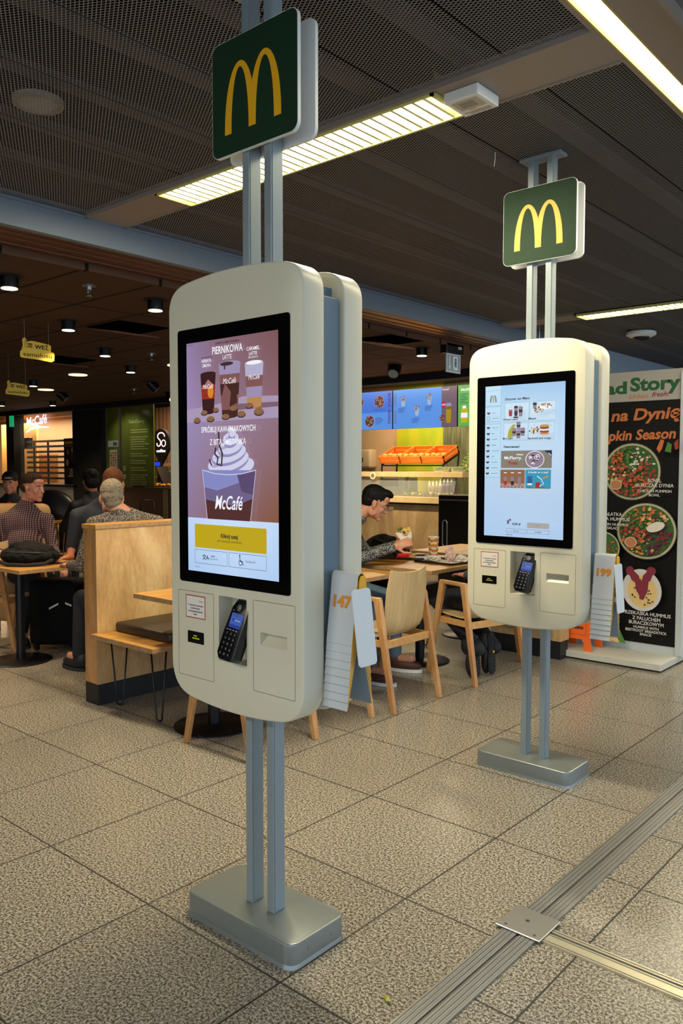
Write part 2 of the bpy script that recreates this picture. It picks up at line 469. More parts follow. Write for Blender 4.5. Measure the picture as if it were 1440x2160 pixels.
# carriers above the mesh
CH = mat('channel_paint', '302f31', .8)
bm = bmesh.new()
for i in range(9):
    x = -3.95+i*.445*.999
    if x < -1.3: box(bm, x-.04, x+.04, -4, 14, 3.0, 3.03)
struct('trim_4', bm, CH, label='pale carrier channels seen through the mesh')
bm = bmesh.new()
box(bm, -4.25, -4.2, -5, 15, 2.745, 2.93); box(bm, -4.215, -4.185, -5, 15, 2.88, 2.893)
struct('trim_5', bm, mat('beam_paint', '6b7683', .5, var=.04), label='blue grey fascia beam over the restaurant opening')
bm = bmesh.new()
TR = mat('shutter_trim', '6a4330', .35, .5)
for i, (x, z) in enumerate(((-4.25, 2.75), (-4.33, 2.744), (-4.41, 2.738), (-4.50, 2.73))): box(bm, x-.075, x, -5, 8.5, z, z+.03, bev=.004)
struct('trim_6', bm, TR, label='brown shutter track under the fascia beam')
ZI = 2.7
bm = bmesh.new(); box(bm, -26, -4.57, -4, 8.75, ZI, ZI+.05); box(bm, -4.60, -4.56, -4, 8.75, ZI-.015, ZI+.06)
struct('ceiling.002', bm, m_tiles('brown_ceiling_tiles', '523c2e', '050403', -4.43, 1.2, 2.815, .557, .013), label='dark brown tiled restaurant ceiling')
bm = bmesh.new(); box(bm, -26, -4.3, 8.75, 8.9, 2.6, 2.9); struct('trim_7', bm, BLK2, label='black bulkhead at the back of the seating')
bm = bmesh.new(); box(bm, -26, -4.3, 8.9, 14, 2.8, 2.85)
struct('ceiling.003', bm, m_tiles('shop_ceiling_tiles', '5c5c4c', '2a2a24', -7, .6, 9, .6), label='grey green ceiling over the shop counters')

bm = bmesh.new(); box(bm, -26, 4.2, 14, 14.1, 0, 3.5); struct('wall_back', bm, mat('wall_grey', '5a5e62', .8))
bm = bmesh.new(); box(bm, -26.1, -26, -6, 14, 0, 3.5); struct('wall_left', bm, mat('wall_dark', '2a2320', .8))
bm = bmesh.new(); box(bm, -26, -4.2, -4.1, -4, 0, 3.5); struct('wall_front', bm, _M['wall_dark'])
bm = bmesh.new(); box(bm, -4.22, -4.12, 9.6, 14, 0, 2.9); struct('wall_right', bm, mat('wall_bluegrey', '93a3b0', .6), label='blue grey panelled wall above the poster stand')
bm = bmesh.new(); box(bm, -26, -5.2, 10.8, 10.95, 0, 2.8)
struct('wall_shop', bm, mat('shop_wall', 'b99a76', .7), label='tan wall behind the shops')
# lime panel and dark tiled part of the salad shop wall
s = NT('lime_wall'); vec, x_, y_, z_ = s.coord()
s.l(s.ramp(s.math('ADD', s.math('MULTIPLY', s.noise(s.mapping(vec, (1.5, 1, .5)), 2.2, 4), .9), 0), [(.3, '7d9a18'), (.5, 'a4a81c'), (.7, 'b9a424')]), s.b.inputs['Base Color'])
bm = bmesh.new(); box(bm, -8.15, -7.2, 10.74, 10.8, 0, 2.8); struct('wall_lime', bm, s.m, label='lime green painted wall panel behind the bread crates')
s = NT('olive_tiles'); vec, x_, y_, z_ = s.coord()
s.l(s.ramp(s.noise(s.mapping(vec, (6, 6, .5)), 5, 4), [(.3, '3a3f2c'), (.7, '6c7052')]), s.b.inputs['Base Color']); s.b.inputs['Roughness'].default_value = .4
bm = bmesh.new(); box(bm, -7.2, -4.2, 10.7, 10.8, 0, 2.8); struct('wall_olive', bm, s.m, label='olive brown panelled wall at the right of the salad counter')
bm = bmesh.new(); box(bm, -15.05, -14.0, 8.9, 9.4, 0, 2.8); struct('trim_8', bm, BLK2, label='wide black pier between the two cafes')
bm = bmesh.new(); box(bm, -17.75, -17.42, 8.85, 9.1, 0, 2.8); struct('trim_9', bm, BLK2, label='narrow black pier at the left of the cafe window')

# ------------------------------------------------------------------ floor rail
bm = bmesh.new()
def rail(bm, x0, x1, y0, y1, ax):
    prof = [(0, .05, .007, 0), (.053, .058, .004, 1), (.061, .112, .007, 0)] if ax == 'Y' else [(0, .05, .007, 0), (.053, .058, .004, 1), (.061, .08, .007, 0)]
    for a, b, z, k in prof:
        if ax == 'Y': box(bm, x0+a, x0+b, y0, y1, 0, z, k)
        else: box(bm, x0, x1, y0+a, y0+b, 0, z, k)
        if k == 0:
            n = int((b-a)/.0065)
            for i in range(1, n):
                q = a+i*(b-a)/n
                if ax == 'Y': box(bm, x0+q-.0012, x0+q+.0012, y0, y1, z, z+.0012, 2 if i % 2 else 0)
                elif i == 1 or i == n-1: box(bm, x0, x1, y0+q-.0012, y0+q+.0012, z, z+.0012, 2)
rail(bm, -1.246, 0, -3, 14, 'Y')
bmesh.ops.translate(bm, verts=bm.verts, vec=(.0, 0, 0))
tag(obj('floor_rail', bm, [ALU, ALUD, ALUD]), 'long ribbed aluminium track let into the floor, running into the distance', 'floor rail')
bm = bmesh.new(); rail(bm, -1.134, 3, 2.225, 0, 'X')
tag(obj('floor_rail', bm, [mat('rail_champagne', 'c9c1a8', .35, .7), ALUD, ALUD]), 'narrower smooth aluminium track branching right from the corner plate', 'floor rail')
r = thing('cover_plate', 'square metal cover plate screwed down where the two floor tracks meet', 'floor plate', (-1.19, 2.27, 0))
bm = bmesh.new(); box(bm, -1.272, -1.118, 2.205, 2.352, .008, .013, bev=.002); obj('plate', bm, ALU, r)
for x, y, q in ((-1.20, 2.285, .008), (-1.245, 2.225, .005), (-1.145, 2.225, .005)):
    bm = bmesh.new(); cyl(bm, (x, y, .0128), q, .0008, 20, mi=0); cyl(bm, (x, y, .0135), q*.45, .0004, 6, mi=1); obj('screw', bm, [ALUD, BLACK], r)
bm = bmesh.new(); bm.faces.new([bm.verts.new(p) for p in ((-1.33, 1.70, .004), (-1.318, 1.706, .009), (-1.30, 1.700, .004), (-1.29, 1.688, .012), (-1.31, 1.69, .004))])
g = bmesh.ops.solidify(bm, geom=bm.faces[:], thickness=.002)
tag(obj('leaf', bm, mat('leaf_yellow', 'b9b04a', .7)), 'small yellow scrap of leaf on the floor beside the aluminium track', 'leaf')

# ------------------------------------------------------------------ ceiling lights
TUBE = E_('tube', 'fff6dc', 60); LOUV = mat('louvre_white', 'eeebc0', .35, .2); FRM = mat('fixture_frame', 'c9c47e', .4)
def louvre_light(x0, x1, y0, y1, label, pitch=.052, power=60):
    r = thing('ceiling_light', label, 'ceiling light', ((x0+x1)/2, (y0+y1)/2, 2.9), 0, 'louvred ceiling lights')
    bm = bmesh.new()
    for a in ((x0, x1, y0, y0+.012), (x0, x1, y1-.012, y1), (x0, x0+.012, y0, y1), (x1-.012, x1, y0, y1)): box(bm, *a, 2.872, 2.96)
    box(bm, x0, x1, y0, y1, 2.955, 2.965); obj('frame', bm, FRM, r)
    bm = bmesh.new(); n = int((x1-x0)/pitch)
    for i in range(1, n):
        x = x0+i*(x1-x0)/n
        prism(bm, [(-.0015, 2.918), (.0015, 2.918), (.007, 2.878), (-.007, 2.878)], lambda a, b: (x+a, y0+.012, b), lambda a, b: (x+a, y1-.012, b))
    ym = (y0+y1)/2
    obj('louvre', bm, LOUV, r)
    bm = bmesh.new(); box(bm, x0-.004, x1+.004, y0-.003, y0-.0005, 2.893, 2.975); box(bm, x0-.004, x1+.004, y1+.0005, y1+.003, 2.893, 2.975); box(bm, x0-.004, x1+.004, y0-.003, y1+.003, 2.968, 2.975)
    obj('back_box', bm, VOID, r)
    bm = bmesh.new()
    cyl(bm, (x0+.04, ym-.045, 2.936), .013, x1-x0-.08, 12, 'X'); cyl(bm, (x0+.04, ym+.045, 2.936), .013, x1-x0-.08, 12, 'X'); obj('tube', bm, TUBE, r)
    area('louvre_lamp', ((x0+x1)/2, ym, 2.865), x1-x0-.1, y1-y0-.06, power, (1, .9, .66))
    return r
louvre_light(-3.555, -1.812, 2.60, 2.84, 'bright louvred ceiling light behind the nearest green sign', power=48)
louvre_light(-3.39, -.6, 7.21, 7.45, 'louvred ceiling light at the right photo edge, above the dome camera', power=40)
louvre_light(-3.4, -1.6, -2.2, -1.96, 'louvred ceiling light behind the photographer', power=70)
r = thing('strip_light', 'long glowing strip light in the top right corner', 'ceiling light', (-1.118, 5, 2.9))
bm = bmesh.new(); box(bm, -1.158, -1.078, 2.33, 13, 2.90, 2.93, bev=.0); obj('diffuser', bm, E_('strip', 'fff3cf', 5), r)
bm = bmesh.new(); box(bm, -1.158, -1.078, 2.2, 2.33, 2.9, 2.93); box(bm, -1.162, -1.156, 2.2, 13, 2.884, 2.93); box(bm, -1.08, -1.074, 2.2, 13, 2.884, 2.93); obj('frame', bm, mat('strip_frame', 'c0a63a', .4), r)
area('strip_lamp', (-1.118, 5.5, 2.88), .08, 6.5, 55, (1, .88, .6))

# emergency lamp, dome camera, speaker, sprinkler etc. on the mesh ceiling
r = thing('emergency_lamp', 'white square emergency lamp box beside the louvred light', 'ceiling lamp', (-1.715, 2.72, 2.885))
bm = bmesh.new(); box(bm, -1.79, -1.64, 2.645, 2.80, 2.845, 2.885, bev=.004); obj('housing', bm, WHITE, r)
p = Paint((-1.64, 2.645, 2.8446), (-1, 0, 0), (0, 1, 0)); p.rect(.02, .02, .13, .10, mat('lens_grey', 'b5b2a4', .3)); p.rect(.045, .035, .11, .085, mat('lens_in', '8f8c80', .3))
p.rect(.015, .115, .135, .145, PAPER)
for i in range(3): p.rect(.02, .120+i*.008, .02+(.11, .09, .10)[i], .123+i*.008, INK)
p.rect(.07, .103, .10, .108, YEL); p.done('label_and_lens', r)
r = thing('dome_camera', 'white dome camera under the dark ceiling right of the second kiosk', 'camera', (-3.27, 8.54, 2.9))
bm = bmesh.new(); lathe(bm, [(.11, 0), (.15, -.02), (.15, -.05), (.11, -.07)], (-3.27, 8.54, 2.9)); obj('housing', bm, WHITE, r, smooth=40)
bm = bmesh.new(); ell(bm, (-3.27, 8.54, 2.83), (.085, .085, .045)); obj('dome', bm, BLACK, r, smooth=True)
r = thing('loudspeaker', 'round pale loudspeaker seen through the ceiling mesh at the upper left', 'loudspeaker', (-3.1, 1.70, 2.93))
bm = bmesh.new(); lathe(bm, [(.10, .0), (.098, -.02), (.078, -.022), (.075, -.01)], (-3.115, 1.715, 2.935), 40); obj('rim', bm, mat('spk_rim', '9d9488', .6), r, smooth=40)
bm = bmesh.new(); cyl(bm, (-3.115, 1.715, 2.922), .076, .01, 40); obj('grille', bm, mat('spk_grille', 'c2c0bc', .6), r)
bm = bmesh.new(); box(bm, -1.93, -1.80, 1.6, 1.66, 2.905, 2.96, bev=.004)
tag(obj('junction_box', bm, GREY, None), 'grey junction box above the mesh beside the nearest sign', 'box')
bm = bmesh.new(); tube(bm, [(-1.95, 3.30, 2.895), (-1.955, 3.31, 2.87), (-1.972, 3.33, 2.845)], .0016, 6)
tag(obj('wire_end', bm, WHITE), 'thin white wire end hanging from the mesh ceiling', 'wire')
bm = bmesh.new(); cyl(bm, (-3.35, 6.35, 2.85), .012, .05, 10); tag(obj('sensor', bm, WHITE), 'tiny white sensor hanging near the far louvred light', 'sensor')
r = thing('hanging_rod', 'thin steel rod hanging from the ceiling left of the dome camera', 'rod', (-3.9, 7.5, 2.2))
bm = bmesh.new(); cyl(bm, (-3.9, 7.5, 2.3), .004, .6, 6); obj('rod', bm, STEEL, r)

# ------------------------------------------------------------------ restaurant ceiling fittings
DL = E_('downlight', 'ffe9c8', 3)
def downlight(x, y, label, power=22, first=[None]):
    if first[0] is None:
        r = thing('downlight', label, 'ceiling light', (x, y, ZI), 0, 'black restaurant downlights')
        bm = bmesh.new(); lathe(bm, [(.088, -.001), (.088, -.006), (.06, -.006), (.06, -.001)], (x, y, ZI), 28); obj('flange', bm, BLK2, r, smooth=40)
        bm = bmesh.new(); lathe(bm, [(.058, 0), (.058, -.075), (.052, -.078), (.05, -.06), (.05, 0)], (x, y, ZI), 28); obj('housing', bm, BLACK, r, smooth=40)
        bm = bmesh.new(); lathe(bm, [(.052, -.079), (.052, -.083), (.046, -.083), (.046, -.079)], (x, y, ZI), 28, 0); cyl(bm, (x, y, ZI-.075), .045, .004, 24, mi=1); obj('lamp', bm, [E_('ring', 'fff0d8', 2.2), DL], r)
        first[0] = r
    else: dup(first[0], (x, y, ZI), 0, label)
    if power: spot('downlight_beam', (x, y, ZI-.1), power, (1, .78, .5), 100, .045)
downlight(-5.13, 2.60, 'black downlight at the left photo edge, nearest of the restaurant downlights', 80)
downlight(-5.03, 3.67, 'black downlight just left of the near kiosk top', 40)
downlight(-6.31, 3.71, 'black downlight above the larger yellow hanging sign', 45)
downlight(-7.47, 4.81, 'black downlight above and right of the larger yellow hanging sign', 45)
downlight(-4.95, 6.95, 'black downlight between the two kiosks, left of the exit sign', 30)
downlight(-8.52, 5.84, 'black downlight left of the near kiosk, third in its row going back', 40)
downlight(-11.02, 5.91, 'small black downlight between the two yellow hanging signs', 40)
downlight(-14.2, 8.0, 'distant downlight over the green glass, nearest the black bulkhead', 25)
downlight(-15.0, 7.4, 'distant downlight in front of the black pier', 70)
downlight(-17.3, 7.7, 'distant downlight above the glowing cafe sign', 60)
downlight(-5.6, 1.3, 'black downlight outside the photo near the front wall', 40)
downlight(-7.3, 2.3, 'black downlight over the left table, left of the photo', 100)
CER = E_('round_lamp', 'ffd9a8', 1.6)
for i, (x, y, lb) in enumerate(((-9.83, 5.91, 'flush round lamp in the brown ceiling left of the near kiosk'), (-8.0, 6.15, 'flush round lamp partly hidden by the near kiosk edge'), (-12.1, 6.7, 'flush round lamp beside the farthest tilted spotlight'), (-6.2, 6.7, 'flush round lamp just right of the near kiosk'))):
    bm = bmesh.new(); cyl(bm, (x, y, ZI-.012), .12, .012, 24); tag(obj('round_lamp', bm, CER), lb, 'ceiling light')
def sprinkler(x, y, label):
    r = thing('sprinkler', label, 'sprinkler', (x, y, ZI), 0, 'ceiling sprinklers')
    bm = bmesh.new(); lathe(bm, [(.05, 0), (.05, -.005), (.022, -.008), (.02, -.03), (.012, -.035)], (x, y, ZI), 20); obj('rose', bm, STEEL, r, smooth=40)
    bm = bmesh.new(); tube(bm, [(x-.012, y, ZI-.035), (x-.016, y, ZI-.05), (x, y, ZI-.065), (x+.016, y, ZI-.05), (x+.012, y, ZI-.035)], .003, 6); cyl(bm, (x, y, ZI-.075), .022, .004, 14); obj('deflector', bm, STEEL, r)
sprinkler(-4.98, 3.09, 'chrome sprinkler between the two nearest downlights')
sprinkler(-7.40, 5.34, 'small chrome sprinkler left of the near kiosk edge')
sprinkler(-10.93, 7.55, 'distant sprinkler near the tilted spotlights')
def spotlamp(x, y, a, label, glow=False):
    r = thing('spotlight', label, 'spotlight', (x, y, ZI), 0, 'tilted black ceiling spotlights')
    bm = bmesh.new(); cyl(bm, (x, y, ZI-.006), .1, .006, 24); obj('flange', bm, BLK2, r)
    d = V((math.cos(a)*.8, math.sin(a)*.8, -.8)).normalized(); c = V((x, y, ZI+.0))-V((0, 0, .01))
    bm = bmesh.new(); cyl(bm, c, .075, .15, 24, d); 
    for k in range(8): cyl(bm, c+d*(.03+k*.012), .079, .005, 24, d)
    obj('head', bm, BLACK, r, smooth=40)
    bm = bmesh.new(); cyl(bm, c+d*.151, .062, .004, 20, d); obj('lamp', bm, CER if glow else GREY, r)
spotlamp(-9.86, 7.07, 1.0, 'tilted black spotlight left of the near kiosk, above the coffee sign')
spotlamp(-11.0, 8.3, -.2, 'tilted black spotlight with lit rim against the near kiosk edge', True)
spotlamp(-6.0, 7.88, -1.2, 'tilted black spotlight above the blue menu screens')
spotlamp(-12.4, 7.1, 1.0, 'tilted black spotlight above the cafe sign, farthest left')
def vent(x, y, label, s=.26):
    r = thing('ceiling_vent', label, 'vent', (x, y, ZI), 0, 'open ceiling vents')
    bm = bmesh.new(); box(bm, x-s, x+s, y-s, y+s, ZI-.004, ZI-.001); obj('opening', bm, VOID, r)  # flat black plate, shade of the open recess put into colour
    bm = bmesh.new(); prism(bm, [(0, -.004), (s*1.5, -.07), (s*1.5, -.078), (0, -.012)], lambda a, b: (x-s+a, y-s*.9, ZI+b), lambda a, b: (x-s+a, y+s*.9, ZI+b))
    obj('flap', bm, mat('flap_brown', '7a5238', .6), r)
vent(-6.2, 4.23, 'square open ceiling vent left of the near kiosk')
vent(-4.86, 6.3, 'square open ceiling vent right of the near kiosk')
vent(-8.6, 5.0, 'open ceiling vent right of the larger yellow hanging sign')

# exit sign
r = thing('exit_sign', 'black box emergency exit sign with frosted arrow and running man pane', 'exit sign', (-4.6, 6.87, 2.7))
bm = bmesh.new(); box(bm, -4.64, -4.56, 6.83, 7.14, 2.61, 2.71, bev=.004); obj('housing', bm, BLACK, r)
bm = bmesh.new(); box(bm, -4.60, -4.585, 6.86, 7.12, 2.42, 2.61, bev=.002); obj('pane', bm, mat('frosted', '8b9aa4', .4), r)
PW = E_('exit_white', 'cdd8dc', .55)
p = Paint((-4.5835, 6.86, 2.42), (0, 1, 0), (0, 0, 1)); p.frame(.004, .006, .256, .186, .007, PW); p.line([(.06, .165), (.06, .05)], .011, PW)
p.poly([(.035, .08), (.06, .025), (.085, .08), (.06, .055)], PW); p.rect(.125, .03, .145, .16, PW); p.rect(.125, .15, .20, .165, PW); p.rect(.19, .07, .205, .165, PW)
p.oval(.165, .135, .011, .011, mat('run_grey', '5b6a74', .5)); p.line([(.168, .12), (.16, .08), (.18, .05), (.17, .03)], .014, _M['run_grey']); p.line([(.165, .11), (.145, .09)], .008, _M['run_grey']); p.line([(.168, .11), (.19, .095)], .008, _M['run_grey']); p.rect(.15, .028, .20, .06, PW)
p.done('pictogram', r)
p = Paint((-4.5585, 6.83, 2.61), (0, 1, 0), (0, 0, 1)); p.text('LED', .27, .05, .028, PAPER, al='r', bold=.02); p.done('lettering', r)

# hanging yellow signs
HY = mat('sign_yellow', 'f0cc3c', .5); HYD = mat('sign_yellow_dark', '7a5a1c', .6)
def hang(x, y0, z0, w, label):
    r = thing('hanging_sign', label, 'hanging sign', (x, y0+w/2, z0), 0, 'yellow hanging signs')
    k = w/.3
    out = [(0, .01), (0, .05), (.015, .065), (.02, .09), (.025, .10), (.02, .15), (.04, .168), (.055, .15), (.06, .135), (.10, .145), (.16, .14), (.25, .13), (.27, .12), (.268, .07), (.295, .065), (.30, .045), (.295, .0), (.27, -.012), (.18, -.005), (.08, .0), (.01, .002)]
    bm = bmesh.new(); prism(bm, [(a*k, b*k) for a, b in out], lambda a, b: (x+.003, y0+a, z0+b), lambda a, b: (x-.003, y0+a, z0+b)); obj('board', bm, HY, r)
    p = Paint((x+.0035, y0, z0), (0, 1, 0), (0, 0, 1))
    p.text('WEŹ', .185*k, .085*k, .033*k, INK, w=.12*k, bold=.03); p.text('samolotu', .15*k, .018*k, .034*k, INK, w=.25*k, bold=.01)
    p.text('do', .125*k, .062*k, .026*k, PAPER, shear=.3, rot=-.1)
    p.line([(.045*k, .15*k), (.04*k, .09*k), (.06*k, .085*k), (.058*k, .13*k), (.045*k, .15*k)], .004*k, HYD); p.oval(.085*k, .115*k, .022*k, .010*k, HYD); p.oval(.085*k, .095*k, .024*k, .007*k, HYD); p.done('lettering', r)
    bm = bmesh.new()
    for q in (.04, .25): cyl(bm, (x, y0+q*k, z0+.13*k), .0012, ZI-z0-.13*k, 5)
    obj('thread', bm, GREY, r)
hang(-6.5, 3.375, 2.375, .31, 'larger yellow hanging board reading samolotu, nearer of the two')
hang(-8.7, 4.34, 2.265, .28, 'smaller yellow hanging board reading samolotu, lower left and farther back')
r = thing('pendant_lamp', 'cream pendant lamp cut off by the left photo edge', 'lamp', (-7.1, 3.15, 2.5))
bm = bmesh.new(); lathe(bm, [(.03, -.05), (.05, .03), (.09, .06), (.17, .075), (.18, .10), (.03, .11)], (-7.13, 3.12, 2.47), 30); obj('lamp_shade', bm, E_('shade', 'ffd9a0', .8), r, smooth=40)
bm = bmesh.new(); cyl(bm, (-7.13, 3.12, 2.57), .004, .14, 6); obj('cord', bm, BLACK, r)
# ------------------------------------------------------------------ order kiosks
def qb(p0, c, p1, n=8):
    return [((1-t)**2*p0[0]+2*t*(1-t)*c[0]+t*t*p1[0], (1-t)**2*p0[1]+2*t*(1-t)*c[1]+t*t*p1[1]) for t in [i/n for i in range(n+1)]]
def outline():
    R = [(x*.2/6, .712+.014*(x/6)**2) for x in range(-6, 6)] + qb((.2, .726), (.292, .738), (.298, .832))
    R += qb((.298, 1.955), (.294, 2.024), (.212, 2.034)) + [(x*.212/6, 2.048-.014*(x/6)**2) for x in range(5, -6, -1)] + qb((-.212, 2.034), (-.294, 2.024), (-.298, 1.955))
    R += qb((-.298, .832), (-.292, .738), (-.2, .726))[:-1]
    return R
def shell_rings(bm, O, y0, y1):
    n = len(O); N = []
    for i in range(n):
        a, b = O[i-1], O[(i+1) % n]; d = V((b[0]-a[0], b[1]-a[1])).normalized(); N.append((-d.y, d.x))
    R = [[bm.verts.new((O[i][0]+N[i][0]*q, y, O[i][1]+N[i][1]*q)) for i in range(n)] for y, q in ((y0, .006), (y0+.0012, .0028), (y0+.0032, .0009), (y0+.006, 0), (y1-.006, 0), (y1-.0032, .0009), (y1-.0012, .0028), (y1, .006))]
    for A, B in zip(R, R[1:]):
        for i in range(n): bm.faces.new((A[i], A[(i+1) % n], B[(i+1) % n], B[i]))
    bm.faces.new(R[0][::-1]); bm.faces.new(R[-1])
def booled(bm, cutters):
    bmesh.ops.recalc_face_normals(bm, faces=bm.faces[:])
    me = bpy.data.meshes.new('t'); bm.to_mesh(me); bm.free(); o = bpy.data.objects.new('t', me); COL.objects.link(o); cs = []
    for cb in cutters:
        bmesh.ops.recalc_face_normals(cb, faces=cb.faces[:])
        cm = bpy.data.meshes.new('c'); cb.to_mesh(cm); cb.free(); c = bpy.data.objects.new('c', cm); COL.objects.link(c); cs.append(c)
        b = o.modifiers.new('b', 'BOOLEAN'); b.operation = 'DIFFERENCE'; b.object = c; b.solver = 'EXACT'
    out = evalmesh(o); bpy.data.objects.remove(o)
    for c in cs: bpy.data.objects.remove(c)
    out.materials.clear()
    return out

def gradient(name, stops_x, z0, z1, stops_z, k=1.):
    """picture with a colour wash across and down, shown on a screen"""
    s = NT(name); vec, x, y, z = s.coord()
    fx = s.math('DIVIDE', s.math('ADD', x, .204), .408); fz = s.math('DIVIDE', s.math('SUBTRACT', z, z0), z1-z0)
    c = s.mix(.5, s.ramp(fx, stops_x), s.ramp(fz, stops_z))
    s.l(c, s.b.inputs['Emission Color']); s.b.inputs['Emission Strength'].default_value = k; s.b.inputs['Base Color'].default_value = (.02, .02, .02, 1); s.b.inputs['Roughness'].default_value = .1
    return s.m

def cup(p, u, v, w, hgt, cols, taper=.78, txt=None, th=.012):
    """drinks glass picture: cols = list of (fraction from bottom, material) bands"""
    f0 = 0
    for f1, m in cols:
        wa = w*(taper+(1-taper)*f0)/2; wb = w*(taper+(1-taper)*f1)/2
        p.poly([(u-wa, v+hgt*f0), (u+wa, v+hgt*f0), (u+wb, v+hgt*f1), (u-wb, v+hgt*f1)], m); f0 = f1
    p.oval(u, v, w*taper/2, w*.07, cols[0][1], 16); p.oval(u, v+hgt, w/2, w*.085, cols[-1][1], 16)
    if txt: p.text('McCafé', u, v+hgt*.62, th, E_('w', 'f4f2fb', 1.1), w=w*.62, shear=.3, bold=-.0)

def screen_promo(r):
    Wt = E_('w', 'f4f2fb', 1.1); dk = E_('dk', '3b2430', 1)
    p = Paint((0, -.1305, 0), (1, 0, 0), (0, 0, 1), base=.0002)
    GB = gradient('promo_sky', [(0, 'b3a6ea'), (.35, 'a07890'), (1, '8a4a38')], 1.6, 1.845, [(0, 'b494b0'), (1, '90727c')], .52)
    GC = gradient('promo_cream', [(0, 'a89ad8'), (.4, 'a88098'), (1, '945230')], 1.3, 1.60, [(0, '9a6c50'), (1, 'b0a0c4')], .52)
    GW = gradient('promo_white', [(0, 'a9c2ea'), (.5, 'c3d8f4'), (1, 'b0cbee')], 1.135, 1.31, [(0, 'a8c8f0'), (1, 'cfe2f8')], .72)
    p.rect(-.204, 1.60, .204, 1.845, GB); p.rect(-.204, 1.303, .204, 1.60, GC); p.rect(-.204, 1.135, .204, 1.303, GW)
    p.poly([(-.204, 1.6), (.204, 1.6), (.204, 1.662), (.06, 1.668), (-.08, 1.648), (-.204, 1.64)], E_('tbl', 'b7a3c4', .9))
    p.poly([(-.02, 1.628), (.204, 1.632), (.204, 1.645), (-.02, 1.648)], E_('shw', '8d6a7c', .8))
    te, t1, t2 = E_('tea1', '3a0a10', .8), E_('tea2', '9a2a10', 1), E_('tea3', 'b87a74', .9)
    l1, l2, l3, l4 = E_('lt1', '4a2018', .8), E_('lt2', '8a5a58', .9), E_('lt3', 'a99ac0', .9), E_('lt4', 'c4bde0', .9)
    cup(p, -.100, 1.627, .072, .118, [(.35, te), (.72, t1), (1, t2 and te)], .72); p.poly([(-.128, 1.70), (-.10, 1.728), (-.073, 1.71), (-.09, 1.70)], t2); p.oval(-.088, 1.69, .014, .02, E_('tea4', 'e08a28', 1), 14); p.text('McCafé', -.100, 1.70, .014, Wt, w=.05, shear=.3)
    cup(p, .000, 1.613, .096, .155, [(.12, l1), (.4, l2), (.62, l1), (.8, l2), (1, l3)], .72, 'm', .017)
    p.oval(-.012, 1.768, .03, .006, dk, 12); p.rect(-.024, 1.752, -.018, 1.77, dk)
    p.poly([(-.04, 1.66), (-.01, 1.65), (.01, 1.68), (-.02, 1.71)], l2); p.poly([(0, 1.64), (.035, 1.65), (.03, 1.69), (.01, 1.70)], l1)
    cup(p, .108, 1.637, .078, .124, [(.2, E_('cr1', 'c08a50', 1)), (.45, l3), (.7, l2), (1, l4)], .76, 'm', .014)
    p.oval(.108, 1.762, .034, .006, Wt, 14)
    ck = E_('cookie', '9c7048', .8)
    for u, v, a, b in ((-.15, 1.606, .016, .009), (-.115, 1.628, .016, .007), (-.085, 1.608, .018, .008), (-.06, 1.634, .013, .007), (-.015, 1.612, .018, .008), (.02, 1.634, .018, .007), (.055, 1.617, .018, .009), (.09, 1.640, .016, .008), (.13, 1.621, .020, .011)):
        p.oval(u, v-.003, a*1.05, b, dk, 12); p.oval(u, v, a, b, ck, 7)
    p.text('OFERTA LIMITOWANA', -.005, 1.828, .0065, dk, w=.108, bold=.02)
    p.text('PIERNIKOWA', -.005, 1.800, .023, Wt, w=.136, bold=.015); p.text('LATTE', -.005, 1.781, .014, Wt, w=.04)
    p.text('OFERTA LIMITOWANA', -.10, 1.792, .004, dk, w=.05, bold=.02); p.text('HERBATA', -.10, 1.779, .010, Wt, w=.046, bold=.01); p.text('ZIMOWA', -.10, 1.765, .010, Wt, w=.04, bold=.01)
    p.text('CARAMEL', .108, 1.797, .011, Wt, w=.054, bold=.015); p.text('LATTE', .108, 1.783, .010, Wt, w=.034, bold=.015); p.text('MACCHIATO', .108, 1.774, .006, Wt, w=.04)
    p.text('Nutritional info', -.197, 1.835, .004, dk, al='l')
    # cream swirl in a glass
    c1, c2, c3 = E_('cw1', 'd8d8f2', 1), E_('cw2', 'b3b2dc', .95), E_('cw3', '9a98cc', .9)
    for u, v, a, b in ((.005, 1.455, .108, .035), (-.005, 1.478, .095, .032), (.0, 1.500, .078, .028), (.008, 1.522, .055, .024), (.012, 1.544, .034, .02), (.018, 1.562, .016, .014)):
        p.oval(u, v-.006, a, b, c3, 24, .18); p.oval(u+.002, v, a*.98, b*.9, c1, 24, .18); p.oval(u-.01, v+.006, a*.7, b*.35, c2, 20, .35); p.oval(u-.012, v+.012, a*.66, b*.28, c1, 20, .35)
    p.line([(-.055, 1.52), (-.06, 1.5), (-.045, 1.49), (-.05, 1.47), (-.03, 1.465), (-.025, 1.50), (-.04, 1.53), (-.042, 1.575)], .007, dk)
    p.line([(-.085, 1.485), (-.075, 1.465)], .006, dk)
    g1, g2, g3 = E_('gl1', '8f94d4', .9), E_('gl2', '7a6a98', .85), E_('gl3', '5a2c2c', .8)
    p.poly([(-.118, 1.452), (-.096, 1.303), (.098, 1.303), (.122, 1.452)], g1); p.poly([(-.110, 1.40), (-.096, 1.303), (.098, 1.303), (.113, 1.40), (.05, 1.415), (-.05, 1.39)], g2)
    p.poly([(-.104, 1.362), (-.096, 1.303), (.098, 1.303), (.109, 1.37), (.03, 1.345)], g3); p.poly([(.04, 1.44), (.122, 1.452), (.11, 1.38), (.06, 1.39)], E_('gl4', '64507c', .8))
    p.line([(-.118, 1.452), (-.06, 1.441), (0, 1.438), (.06, 1.441), (.122, 1.452)], .0025, c1); p.line([(-.118, 1.452), (-.096, 1.303)], .002, c1); p.line([(.122, 1.452), (.098, 1.303)], .002, c1)
    p.text('McCafé', .003, 1.335, .042, Wt, w=.125, shear=.28, bold=.012)
